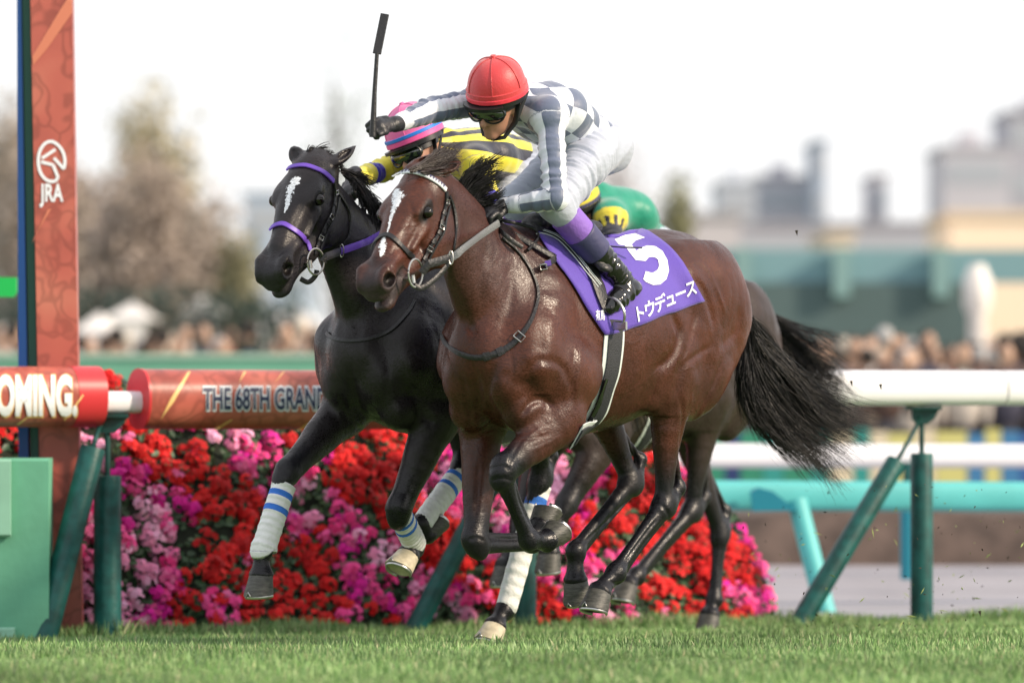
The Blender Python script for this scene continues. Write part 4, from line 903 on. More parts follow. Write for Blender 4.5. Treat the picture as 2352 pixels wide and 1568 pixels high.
def mat_coat(name):
    m = mat(name, attr='Col', var=.22, vscale=9, rough=.36, bump=.15, bscale=130, spec=.34, sheen=0, bump2=.26, b2scale=18)
    b = m.node_tree.nodes['Principled BSDF']; link = b.inputs['Base Color'].links[0].from_socket
    at_ = node(m, 'ShaderNodeAttribute', attribute_name='blaze'); tc = node(m, 'ShaderNodeTexCoord')
    nz = node(m, 'ShaderNodeTexNoise'); nz.inputs['Scale'].default_value = 90; nz.inputs['Detail'].default_value = 3; lk(m, tc.outputs['Object'], nz.inputs['Vector'])
    ad = node(m, 'ShaderNodeMath', operation='MULTIPLY_ADD'); ad.inputs[1].default_value = 1.5; lk(m, nz.outputs[0], ad.inputs[0]); lk(m, at_.outputs['Fac'], ad.inputs[2])
    mr = node(m, 'ShaderNodeMapRange'); mr.inputs[1].default_value = 1.14; mr.inputs[2].default_value = 1.28; mr.inputs[3].default_value = 1; mr.inputs[4].default_value = 0; lk(m, ad.outputs[0], mr.inputs[0])
    mx = node(m, 'ShaderNodeMix', data_type='RGBA'); lk(m, mr.outputs[0], mx.inputs[0]); lk(m, link, mx.inputs[6]); mx.inputs[7].default_value = (.75, .78, .82, 1); lk(m, mx.outputs[2], b.inputs['Base Color'])
    vo = node(m, 'ShaderNodeTexVoronoi', feature='DISTANCE_TO_EDGE'); vo.inputs['Scale'].default_value = 5
    nd = node(m, 'ShaderNodeTexNoise'); nd.inputs['Scale'].default_value = 6; lk(m, tc.outputs['Object'], nd.inputs['Vector'])
    vm = node(m, 'ShaderNodeVectorMath', operation='MULTIPLY_ADD'); vm.inputs[1].default_value = (.25, .25, .25); lk(m, nd.outputs['Color'], vm.inputs[0]); lk(m, tc.outputs['Object'], vm.inputs[2]); lk(m, vm.outputs[0], vo.inputs['Vector'])
    vr = node(m, 'ShaderNodeMapRange'); vr.inputs[1].default_value = 0; vr.inputs[2].default_value = .07; vr.inputs[3].default_value = 1; vr.inputs[4].default_value = 0; vr.interpolation_type = 'SMOOTHSTEP'; lk(m, vo.outputs['Distance'], vr.inputs[0])
    nm = node(m, 'ShaderNodeTexNoise'); nm.inputs['Scale'].default_value = 2.3; lk(m, tc.outputs['Object'], nm.inputs['Vector'])
    mm = node(m, 'ShaderNodeMapRange'); mm.inputs[1].default_value = .5; mm.inputs[2].default_value = .62; lk(m, nm.outputs[0], mm.inputs[0])
    vx = node(m, 'ShaderNodeMath', operation='MULTIPLY'); lk(m, vr.outputs[0], vx.inputs[0]); lk(m, mm.outputs[0], vx.inputs[1])
    bp = node(m, 'ShaderNodeBump'); bp.inputs['Strength'].default_value = .16; bp.inputs['Distance'].default_value = .006; lk(m, vx.outputs[0], bp.inputs['Height'])
    lk(m, b.inputs['Normal'].links[0].from_socket, bp.inputs['Normal']); lk(m, bp.outputs[0], b.inputs['Normal'])
    # patchy sheen of sweat and short hair
    n2 = node(m, 'ShaderNodeTexNoise'); n2.inputs['Scale'].default_value = 5; n2.inputs['Detail'].default_value = 6; lk(m, tc.outputs['Object'], n2.inputs['Vector'])
    r2 = node(m, 'ShaderNodeMapRange'); r2.inputs[1].default_value = .35; r2.inputs[2].default_value = .7; r2.inputs[3].default_value = .27; r2.inputs[4].default_value = .52; lk(m, n2.outputs[0], r2.inputs[0]); 
    # short hair: fine grain in colour and sheen, combed along the body
    mg = node(m, 'ShaderNodeMapping'); mg.inputs['Rotation'].default_value = (.3, .9, .6); mg.inputs['Scale'].default_value = (60, 190, 190); lk(m, tc.outputs['Object'], mg.inputs[0])
    ng = node(m, 'ShaderNodeTexNoise'); ng.inputs['Scale'].default_value = 1.0; ng.inputs['Detail'].default_value = 3; lk(m, mg.outputs[0], ng.inputs['Vector'])
    rg = node(m, 'ShaderNodeMapRange'); rg.inputs[1].default_value = .35; rg.inputs[2].default_value = .65; rg.inputs[3].default_value = -.11; rg.inputs[4].default_value = .13; lk(m, ng.outputs[0], rg.inputs[0])
    ra = node(m, 'ShaderNodeMath', operation='ADD'); lk(m, r2.outputs[0], ra.inputs[0]); lk(m, rg.outputs[0], ra.inputs[1]); lk(m, ra.outputs[0], b.inputs['Roughness'])
    cg = node(m, 'ShaderNodeMapRange'); cg.inputs[1].default_value = .35; cg.inputs[2].default_value = .65; cg.inputs[3].default_value = .72; cg.inputs[4].default_value = 1.28; lk(m, ng.outputs[0], cg.inputs[0])
    cs = node(m, 'ShaderNodeVectorMath', operation='SCALE'); lk(m, b.inputs['Base Color'].links[0].from_socket, cs.inputs[0]); lk(m, cg.outputs[0], cs.inputs['Scale']); lk(m, cs.outputs[0], b.inputs['Base Color'])
    b3 = node(m, 'ShaderNodeBump'); b3.inputs['Strength'].default_value = .22; b3.inputs['Distance'].default_value = .003; lk(m, ng.outputs[0], b3.inputs['Height']); lk(m, b.inputs['Normal'].links[0].from_socket, b3.inputs['Normal']); lk(m, b3.outputs[0], b.inputs['Normal'])
    return m
HOOF = mat('horn', (.055, .055, .048), .5, var=.5, vscale=30, bump=.3, bscale=40, stretch=(1, 1, 4))
HOOFW = mat('pale_horn', (.5, .45, .33), .5, var=.3, vscale=25)
STEEL = mat('steel', (.55, .55, .55), .35, 1.0)
EYE = mat('eyeball', (.006, .004, .003), .06, spec=.5)
BLACKHAIR = mat('black_hair', (.010, .0095, .011), .42, spec=.35, var=.4, vscale=30)
BROWNHAIR = mat('brown_black_hair', (.026, .017, .016), .4, spec=.5, var=.4, vscale=30)
BAND = mat('bandage_cloth', (.72, .74, .74), .8, var=.06, vscale=40, bump=.5, bscale=50)
def _band():
    m = BAND; b = m.node_tree.nodes['Principled BSDF']; src = b.inputs['Base Color'].links[0].from_socket
    a = node(m, 'ShaderNodeAttribute', attribute_name='run'); acc = None
    for lo, hi in ((.10, .17), (.29, .36)):
        g = node(m, 'ShaderNodeMath', operation='COMPARE'); g.inputs[1].default_value = (lo+hi)/2; g.inputs[2].default_value = (hi-lo)/2; lk(m, a.outputs['Fac'], g.inputs[0])
        if acc: ad = node(m, 'ShaderNodeMath', operation='ADD'); lk(m, acc, ad.inputs[0]); lk(m, g.outputs[0], ad.inputs[1]); acc = ad.outputs[0]
        else: acc = g.outputs[0]
    ws = node(m, 'ShaderNodeMath', operation='MULTIPLY'); ws.inputs[1].default_value = 75; lk(m, a.outputs['Fac'], ws.inputs[0]); wn = node(m, 'ShaderNodeMath', operation='SINE'); lk(m, ws.outputs[0], wn.inputs[0]); bp = node(m, 'ShaderNodeBump'); bp.inputs['Strength'].default_value = .5; bp.inputs['Distance'].default_value = .004; lk(m, wn.outputs[0], bp.inputs['Height']); lk(m, b.inputs['Normal'].links[0].from_socket, bp.inputs['Normal']); lk(m, bp.outputs[0], b.inputs['Normal'])
    mx = node(m, 'ShaderNodeMix', data_type='RGBA'); lk(m, acc, mx.inputs[0]); lk(m, src, mx.inputs[6]); mx.inputs[7].default_value = (.03, .16, .62, 1); lk(m, mx.outputs[2], b.inputs['Base Color'])
_band()
# ---------------------------------------------------------------- riders
def mat_silk(name, c1, c2, c3, c4=None, rough=.45):
    """two or three colour racing silk: attribute 'pat' = (a, b, which)"""
    m = mat(name, c1, rough, sheen=.3, bump=.35, bscale=28, spec=.35, bump2=.3, b2scale=9)
    b = m.node_tree.nodes['Principled BSDF']; A = node(m, 'ShaderNodeAttribute', attribute_name='pat'); sp = node(m, 'ShaderNodeSeparateXYZ'); lk(m, A.outputs['Vector'], sp.inputs[0])
    def sn(o):
        x = node(m, 'ShaderNodeMath', operation='MULTIPLY'); x.inputs[1].default_value = math.pi; lk(m, o, x.inputs[0]); y = node(m, 'ShaderNodeMath', operation='SINE'); lk(m, x.outputs[0], y.inputs[0]); return y.outputs[0]
    mu = node(m, 'ShaderNodeMath', operation='MULTIPLY'); lk(m, sn(sp.outputs[0]), mu.inputs[0]); lk(m, sn(sp.outputs[1]), mu.inputs[1])
    gt = node(m, 'ShaderNodeMath', operation='GREATER_THAN'); gt.inputs[1].default_value = 0; lk(m, mu.outputs[0], gt.inputs[0])
    g2 = node(m, 'ShaderNodeMath', operation='GREATER_THAN'); g2.inputs[1].default_value = .5; lk(m, sp.outputs[2], g2.inputs[0])
    m1 = node(m, 'ShaderNodeMix', data_type='RGBA'); lk(m, g2.outputs[0], m1.inputs[0]); m1.inputs[6].default_value = (*c2, 1); m1.inputs[7].default_value = (*c3, 1)
    m2 = node(m, 'ShaderNodeMix', data_type='RGBA'); lk(m, gt.outputs[0], m2.inputs[0]); m2.inputs[6].default_value = (*c1, 1); lk(m, m1.outputs[2], m2.inputs[7])
    lk(m, m2.outputs[2], b.inputs['Base Color']); return m
SKINM = mat('skin', (.42, .22, .15), .5, var=.1, vscale=20, spec=.35)
WHITECLOTH = mat('white_breeches', (.43, .47, .58), .6, sheen=.3, bump=.4, bscale=26, stretch=(1, 1, 2), bump2=.4, b2scale=10)
PURPLE = mat('purple_band', (.24, .12, .52), .55, bump=.3, bscale=60)
NAVY = mat('navy_boot_top', (.045, .045, .12), .5, bump=.2, bscale=50)
PATENT = mat('patent_leather', (.006, .006, .007), .14, spec=.6, coat=.3, bump=.22, bscale=14)
GLOVE = mat('glove_leather', (.016, .017, .022), .42, bump=.4, bscale=50)
GOGGLE = mat('goggle_rim', (.012, .013, .015), .35)
LENS = mat('goggle_lens', (.01, .016, .013), .05, spec=.9, coat=1)
LEATHER = mat('black_leather', (.014, .014, .017), .42, bump=.3, bscale=90)
GREYWEB = mat('grey_rubber_rein', (.16, .17, .19), .5, bump=.5, bscale=160)
class Sc2:
    def __init__(s, pts, res, pad=.16):
        A = np.array(pts); s.S = Sculpt(A.min(0)-pad, A.max(0)+pad, res)
def arm(S, sh, el, wr, o=0, k=.03):
    S.chain([sh, sh*.5+el*.5, el], [.056+o, .047+o, .040+o], k); S.ell(sh, .058+o, .04)
    S.chain([el, el*.6+wr*.4, wr], [.041+o, .038+o, .026+o], k)
def leg(S, hip, kn, an, o=0, k=.04):
    S.chain([hip, hip*.5+kn*.5, kn], [.098+o, .08+o, .058+o], k); S.ell(kn, .058+o, .03)
    S.chain([kn, kn*.65+an*.35, an], [.056+o, .055+o, .037+o], k)
def torso(S, J, o=0):
    pe, ch, nk = J['pelvis'], J['chest'], J['neck']; n = (0, 1, 0)
    mid = pe*.5+ch*.5
    S.chain([pe, pe*.65+ch*.35, pe*.3+ch*.7, ch, ch*.45+nk*.55], [.098+o, .105+o, .116+o, .120+o, .088+o], .05, [1.5, 1.3, 1.35, 1.55, 1.5], n)
    S.cap(J['shL']*.92+ch*.08, J['shR']*.92+ch*.08, .062+o, .062+o, .06)
    S.cap(ch, J['shL'], .08+o, .06+o, .05); S.cap(ch, J['shR'], .08+o, .06+o, .05)
def headshape(S, J, o=0):
    H, F = J['head'], J['hax']; x, y, z = F      # x forward, y left, z up
    S.ell(H+z*.03-x*.01, (.098, .077, .105), .02, (x, y)); S.ell(H+x*.03-z*.05, (.062, .058, .07), .03, (x, y))
    S.cap(H+x*.088-z*.005, H+x*.112-z*.040, .009, .015, .012); S.ell(H+x*.092-z*.04, (.014, .018, .010), .008, (x, y))
    S.ell(H+x*.083-z*.066, (.016, .024, .007), .006, (x, y)); S.ell(H+x*.081-z*.079, (.015, .021, .007), .006, (x, y))
    S.ell(H+x*.072-z*.103, (.022, .026, .018), .02, (x, y)); S.cap(H+x*.1-z*.0725+y*.022, H+x*.1-z*.0725-y*.022, .002, .002, .003, cut=True)
    for g in (1, -1):
        S.ell(H+x*.055+y*g*.04-z*.02, (.025, .02, .02), .02, (x, y))
        S.ell(H-x*.008+y*g*.077-z*.02, (.018, .008, .032), .006, (x*.9+z*.25, y)); S.ell(H-x*.004+y*g*.086-z*.02, (.009, .006, .018), .004, (x*.9+z*.25, y), cut=True)
    S.cap(H-x*.02-z*.06, J['neck'], .048, .052, .03)
def hand(S, wr, palmd, back, curl=1.0, side=1, r=.0115):
    """gloved hand: palm from the wrist along palmd, back-of-hand normal, five fingers closed on a bar"""
    A = frame(palmd, back); d, b, s_ = A; s_ = s_*side
    S.chain([wr-d*.02, wr+d*.02, wr+d*.075], [.027, .030, .031], .015, [.8, .7, .62], b)
    for i, L in enumerate((.95, 1.05, 1.0, .8)):
        o = s_*(.030-.0195*i); a0 = wr+d*.082+o; 
        p1 = a0+(d*.028-b*.012*curl)*L; p2 = p1+(-b*.028*curl+d*.004*(1-curl))*L; p3 = p2+(-d*.022*curl-b*.006)*L
        S.chain([a0-d*.012, a0, p1, p2, p3], [r, r*1.02, r*.98, r*.9, r*.8], .006, sub=1)
    t0 = wr+d*.03+s_*.028; S.chain([t0, t0+d*.028+s_*.008-b*.012, t0+d*.045-b*.035, t0+d*.048-b*.05-s_*.022], [.015, .013, .0115, .010], .008, sub=1)
def dome(mb, c, F, r, h, seg=28, rings=12, mi=0, lobes=0):
    x, y, z = F; V = []; rx, ry = r
    for i in range(rings+1):
        a = i/rings*math.pi/2
        for j in range(seg):
            t = j*2*math.pi/seg; k = math.cos(a)**.9
            V.append(c+x*math.cos(t)*rx*k+y*math.sin(t)*ry*k+z*h*math.sin(a))
    V = np.array(V); Fc = [(i*seg+j, i*seg+(j+1) % seg, (i+1)*seg+(j+1) % seg, (i+1)*seg+j) for i in range(rings) for j in range(seg)]
    mb.add(V, Fc, mi)
def ringband(mb, c, F, rx, ry, z0, z1, t, seg=36, mi=0, a0=0, a1=2*math.pi, tilt=0):
    x, y, z = F; V = []
    n = seg+1
    for j in range(n):
        a = a0+(a1-a0)*j/seg; e = x*math.cos(a)*rx+y*math.sin(a)*ry; nn = un(e)
        zz = z*(tilt*math.cos(a))
        for (q, hgt) in ((0, z0), (t, z0+.002), (t, z1-.002), (0, z1)): V.append(c+e+nn*q+z*hgt+zz)
    Fc = [(j*4+k, j*4+(k+1) % 4, (j+1)*4+(k+1) % 4, (j+1)*4+k) for j in range(seg) for k in range(4)]
    mb.add(V, Fc, mi)
def pattern(L, J, mode):
    """silk pattern coordinates for jacket vertices in the runner's frame"""
    n = len(L); pat = np.zeros((n, 3)); pat[:, 0] = .5; pat[:, 1] = 1.5
    tors = [J['neck'], J['chest'], J['pelvis']]; dt, tt = segdist(L, tors)
    arms = []
    for sd in 'LR':
        sh, el, wr = J['sh'+sd], J['el'+sd], J['wr'+sd]; d, t = segdist(L, [sh, el, wr]); arms.append((d, t, sh, el, wr))
    ch, pe = J['chest'], J['pelvis']; ax = un(J['pelvis']-J['neck']); up = un(np.cross(ax, (0, 1, 0))); up = up if up[2] > 0 else -up; lat = np.cross(up, ax)
    rel = L-J['neck']; s = rel@ax; cu = rel-s[:, None]*ax; ang = np.arctan2(cu@lat, cu@up+.01)
    if mode == 'checks': pat[:, 0] = s/.078+.42; pat[:, 1] = ang*.135/.1+.5+.0; pat[:, 1] = ang*1.75+.5
    elif mode == 'stripes': pat[:, 0] = .5; pat[:, 1] = ang/.36+.62
    elif mode == 'plain': pat[:, 1] = 1.5
    for i, (d, t, sh, el, wr) in enumerate(arms):
        m = (d < dt*.62) & (t > .02) | (d < .07) & (t > .12); a1 = un(el-sh); a2 = un(wr-el); Ls = np.linalg.norm(el-sh); Lf = np.linalg.norm(wr-el); le = t*(Ls+Lf)
        A1, A2 = frame(a1, (.2, .3, 1)), frame(a2, (.2, .3, 1)); low = (le > Ls)[:, None]
        r = L-np.where(low, el, sh); y1 = np.where(low, A2[1], A1[1]); z1 = np.where(low, A2[2], A1[2]); th = np.arctan2((r*z1).sum(1), (r*y1).sum(1))
        if mode == 'checks':
            pa = np.full(n, .5); pb = th/(math.pi/3)+.35; cuff = t > .87; pb = np.where(cuff, 1.5, pb)
            pat[m, 0] = pa[m]; pat[m, 1] = pb[m]; pat[m, 2] = 0
        elif mode == 'stripes':
            f = t; pa = np.where((f > .42) & (f < .62), .5, 1.5); pat[m, 0] = pa[m]; pat[m, 1] = .5; pat[m, 2] = 1
        else:
            pat[m, 0] = .5; pat[m, 1] = .5; pat[m, 2] = (t[m] > .20+.06*np.sign(np.sin(th[m]*9)))*1.0
    return pat
def rider(fr, J, name, label, silk, mode, cap_cols, res=.0065, detail=True, whip=None, bootband=PURPLE, group='jockeys crouched over their horses'):
    root = empty(name, tuple(fr.W(J['pelvis'])[0])); tag(root, label, 'person', group)
    P_ = [J[k] for k in ('pelvis', 'chest', 'neck', 'head', 'shL', 'shR', 'elL', 'elR', 'wrL', 'wrR', 'hipL', 'hipR', 'knL', 'knR', 'anL', 'anR', 'toL', 'toR')]
    S = Sc2(P_, res*1.2).S
    torso(S, J, -.012); headshape(S, J)
    for d in 'LR':
        arm(S, J['sh'+d], J['el'+d], J['wr'+d], -.006); leg(S, J['hip'+d], J['kn'+d], J['an'+d], -.008)
        S.chain([J['an'+d], J['an'+d]*.3+J['to'+d]*.7+np.array([0, 0, 0]), J['to'+d]], [.034, .03, .022], .02)
        w = J['wr'+d]; hd_ = J['hand'+d]; S.cap(w, w+un(hd_[0])*.05, .021, .020, .01)
    V, F = S.mesh(1); mesh_np('body', fr.W(V), F, SKINM, root)
    S = Sc2([J[k] for k in ('pelvis', 'chest', 'neck', 'shL', 'shR', 'elL', 'elR', 'wrL', 'wrR')], res).S       # jacket
    torso(S, J, .004)
    for d in 'LR': arm(S, J['sh'+d], J['el'+d], J['wr'+d], .006)
    S.cap(J['neck'], J['neck']*.72+J['head']*.28, .078, .062, .03)
    S.ell(J['head']+J['hax'][2]*.0, (.100, .082, .10), .01, (J['hax'][0], J['hax'][1]), cut=True)
    ax = un(J['pelvis']-J['neck']); S.box(J['pelvis']+ax*.145, (.10, .4, .4), .01, (ax, (0, 1, 0)), cut=True)
    for d in 'LR':
        a = un(J['wr'+d]-J['el'+d]); S.box(J['wr'+d]+a*.075, (.06, .06, .06), .004, (a, (0, 1, .1)), cut=True)
    V, F = S.mesh(1)
    V = folds(V, F, J, 1); mesh_np('jacket', fr.W(V), F, silk, root, attrs={'pat': pattern(V, J, mode)})
    S = Sc2([J[k] for k in ('pelvis', 'hipL', 'hipR', 'knL', 'knR', 'anL', 'anR')], res).S                      # breeches
    pe = J['pelvis']; S.cap(pe+(J['hipL']-pe)*.6, pe+(J['hipR']-pe)*.6, .104, .104, .06); S.cap(pe, pe-ax*.08, .108, .110, .05, 1.45, 1.35)
    S.ell(pe+ax*.05+np.array([0, .05, .0]), (.11, .10, .11), .05); S.ell(pe+ax*.05-np.array([0, .05, .0]), (.11, .10, .11), .05)
    S.box(pe-ax*.22, (.10, .4, .4), .01, (ax, (0, 1, 0)), cut=True)
    for d in 'LR':
        h, k_, a = J['hip'+d], J['kn'+d], J['an'+d]; S.chain([h, h*.5+k_*.5, k_], [.104, .092, .070], .05); S.cap(k_, k_*.8+a*.2, .068, .058, .03)
    V, F = S.mesh(1); V = folds(V, F, J, 2); mesh_np('breeches', fr.W(V), F, WHITECLOTH, root)
    for d in 'LR':
        k_, a, t = J['kn'+d], J['an'+d], J['to'+d]; q = k_*.80+a*.20
        Bv, Bf = tube(spline(np.array([k_*.86+a*.14, k_*.75+a*.25, k_*.62+a*.38]), 5), np.linspace(.066, .064, 11), 20, 1, up=(1, 0, .3)); mesh_np('sock_band', fr.W(Bv), Bf, bootband, root)
        tb = mesh_np('boot_top', fr.W(tube(spline(np.array([k_*.66+a*.34, k_*.52+a*.48, k_*.42+a*.58]), 5), np.linspace(.069, .062, 11), 20, 1, up=(1, 0, .3))[0]), Bf, NAVY, root)
        S = Sc2([k_, a, t], .005, .1).S
        S.chain([k_*.46+a*.54, k_*.2+a*.8, a], [.059, .050, .045], .01); S.chain([a+(a-t)*.22+np.array([0, 0, -.03]), a*.7+t*.3+np.array([0, 0, -.012]), a*.25+t*.75, t], [.046, .050, .041, .028], .025, [1, 1, 1.15, 1.2], (0, 1, 0))
        S.box(a-un(a-k_)*0+(t-a)*.3+np.array([0, 0, -.075]), (.16, .05, .022), .01, (t-a, (0, 1, 0)), .004, cut=True)
        V, F = S.mesh(1); V = folds(V, F, J, 3); mesh_np('boot', fr.W(V), F, PATENT, root)
        pd, bk, cu, sd = J['hand'+d]; w = J['wr'+d]; S = Sc2([w, w+un(pd)*.15], .0035, .06).S; hand(S, w+un(pd)*.015, un(pd), un(bk), cu, sd)
        a_ = un(pd); S.chain([w-a_*.035, w+a_*.01], [.031, .032], .01)
        V, F = S.mesh(1); mesh_np('glove', fr.W(V), F, GLOVE, root)
    H, (x, y, z) = J['head'], J['hax']; hc = H+z*.074-x*.010; mb = MB()
    dome(mb, hc, (x, y, z), (.126, .116), .128); ringband(mb, hc, (x, y, z), .125, .115, -.028, .012, .006)
    mb.tube(np.array([hc+z*.126, hc+z*.139]), [.014, .009], 10)
    hm = mb.build('helmet', cap_cols[0], root, smooth=True)
    for i in range(3):      # seams of the silk cover
        A = [hc+(x*math.cos(i*math.pi/3+.5)*.1275+y*math.sin(i*math.pi/3+.5)*.1175)*math.cos(a)**.9*1+z*.1295*math.sin(a) for a in np.linspace(.02, math.pi/2, 14)]
        A += [hc-(x*math.cos(i*math.pi/3+.5)*.1275+y*math.sin(i*math.pi/3+.5)*.1175)*max(math.cos(a), 0)**.9+z*.1295*math.sin(a) for a in np.linspace(math.pi/2, .02, 14)]
        m2 = MB(); m2.tube(fr.W(np.array(A)), .0022, 5); m2.build('seam', cap_cols[0], hm, smooth=True)
    m2 = MB(); ringband(m2, hc, (x, y, z), .132, .120, -.026, -.008 if len(cap_cols) < 3 else -.006, .003)
    m2.V = [fr.W(v) for v in m2.V]; m2.build('helmet_band', cap_cols[1], hm, smooth=True)
    if len(cap_cols) > 2:
        m2 = MB(); ringband(m2, hc, (x, y, z), .1325, .1205, -.004, .012, .003); m2.V = [fr.W(v) for v in m2.V]; m2.build('helmet_stripe', cap_cols[2], hm, smooth=True)
    # helmet shell lower edge, peak, harness
    m3 = MB(); ringband(m3, hc, (x, y, z), .112, .102, -.050, -.02, .012); ringband(m3, hc+x*.012, (x, y, z), .118, .098, -.048, -.030, .03, a0=-.9, a1=.9)
    for g in (1, -1):
        m3.tube(np.array([hc+y*g*.098-x*.01-z*.03, H+y*g*.083+x*.012-z*.06, H+y*g*.05+x*.05-z*.112, H+x*.058-z*.122]), [.012, .013, .010, .010], 8, .35, up=tuple(y))
        m3.tube(np.array([hc+y*g*.098-x*.07-z*.03, H+y*g*.083+x*.008-z*.065]), .008, 6, .5)
    m3.V = [fr.W(v) for v in m3.V]; m3.build('helmet_harness', GOGGLE, root, smooth=True)
    hm.data.vertices.foreach_get  # helmet vertices to world
    co = np.zeros(len(hm.data.vertices)*3); hm.data.vertices.foreach_get('co', co); co = co.reshape(-1, 3)+np.array(root.location); co = fr.W(co)-np.array(root.location); hm.data.vertices.foreach_set('co', co.ravel())
    # goggles
    S = Sc2([H+x*.1+y*.09, H+x*.1-y*.09], .003, .06).S
    S.ell(H+x*.076+z*.004, (.042, .090, .041), .01, (x, y)); S.ell(H+x*.03+z*.0, (.068, .064, .06), .004, (x, y), cut=True); S.ell(H+x*.115-z*.034, (.03, .016, .02), .006, (x, y), cut=True)
    V, F = S.mesh(1); g = mesh_np('goggles', fr.W(V), F, LENS, root)
    m4 = MB()
    for gg in (1, -1):
        A = [H+x*(.1095-.028*abs(q)**2.2)+y*gg*(.044+.044*math.cos(t))+z*(.004+.036*math.sin(t)) for t in np.linspace(0, 2*math.pi, 25) for q in [(.044+.044*math.cos(t))/.088]]
        m4.tube(fr.W(np.array(A)), .0042, 6)
    m4.build('goggle_rim', GOGGLE, g, smooth=True)
    m4 = MB(); ringband(m4, H+z*.012, (x, y, z), .100, .084, -.012, .012, .003); m4.V = [fr.W(v) for v in m4.V]; m4.build('goggle_strap', GOGGLE, root, smooth=True)
    return root
def folds(V, F, J, kind):
    """wrinkles across the limbs near the joints"""
    N = vnormals(V, F); D = np.zeros(len(V)); rng = np.random.RandomState(7+kind)
    if kind == 1: segs = [(J['sh'+d], J['el'+d], J['wr'+d], .0062) for d in 'LR']
    elif kind == 2: segs = [(J['hip'+d], J['kn'+d]*.6+J['hip'+d]*.4, J['kn'+d], .0065) for d in 'LR']
    else: segs = [(J['kn'+d]*.5+J['an'+d]*.5, J['an'+d], J['to'+d], .004) for d in 'LR']
    from mathutils import noise as mn
    for a, b, c, amp in segs:
        ds, t = segdist(V, [a, b, c]); w = (ds < .16)*(np.exp(-((t-.5)/.3)**2)*.8+.45); ax1, ax2 = un(b-a), un(c-b); ln = np.linalg.norm(c-a)
        for i in np.nonzero(w > .05)[0]:
            ax = ax1 if t[i] < .5 else ax2; p = V[i]; q = p-ax*(p@ax)
            D[i] += amp*1.5*w[i]*(1-2*abs(mn.noise(Vector((t[i]*15+q[2]*3+.7*kind, q[0]*5+q[2]*3, q[1]*5)))) -.55)
            D[i] += amp*.6*w[i]*mn.noise(Vector((t[i]*34+q[0]*9, q[1]*12, q[2]*12)))
    if kind <= 2:
        n0, axx = J['neck'], un(J['pelvis']-J['neck']); s_ = (V-n0)@axx; wv = ss(s_, .12, .42)
        for i in np.nonzero(wv > .02)[0]: p = V[i]; D[i] += .010*wv[i]*(1-2*abs(mn.noise(Vector((s_[i]*9+p[1]*2, p[1]*5, p[2]*6+kind))))-.6)
    return V+N*D[:, None]
# ---- horse one: bay in front
f1 = Frame(37, .04, 20.0)
H1 = {'eyeL':(977,492),'nosL':(882,647),'nose':(845,644),'blaze1':(914,457),'blaze2':(887,532),'snip':(877,564),'eyeR':(866,481),'mouthL':(925,637),'chin':(875,708),'brow':(945,397),'browL':(1022,434),'earL':(1029,404),'jaw':(1045,600),'nosR':(826,645),'nbL':(949,591)}
hd1 = Head(f1, [[-0.375, 0.849, -0.373], [-0.657, -0.527, -0.539], [-0.654, 0.043, 0.755]], (-.309, 1.8506), 19.56, H1)
P = f1.P
legs1 = [('f', (.13, .17, 1.22), (.0, .19, .93), P(1152, 1085, .15), P(1213, 1240, .14), P(1256, 1240, .14), P(1305, 1235, .14)),
         ('f', (.13, -.17, 1.22), (.03, -.18, .92), P(1092, 1250, -.12), P(1222, 1248, -.12), P(1240, 1208, -.12), P(1275, 1180, -.12)),
         ('h', (-1.02, .14, 1.45), (-.74, .19, 1.10), P(1527, 1158, .16), P(1415, 1312, .14), P(1378, 1358, .13), P(1330, 1415, .13)),
         ('h', (-1.02, -.14, 1.45), (-.70, -.19, 1.08), P(1452, 1106, -.12), P(1322, 1262, -.12), P(1322, 1330, -.12), P(1312, 1395, -.12))]
neck1 = [((.06, 0, 1.38), .30, .55), ((.20, 0, 1.48), .235, .50), ((.33, 0, 1.60), .185, .46), ((.44, 0, 1.70), .15, .5), ((.53, 0, 1.79), .115, .62)]
ears1 = [(hd1.pt(.0, .06, .075), P(1057, 372, .09), .95), (hd1.pt(.0, -.06, .075), P(1000, 352, -.1), .95)]

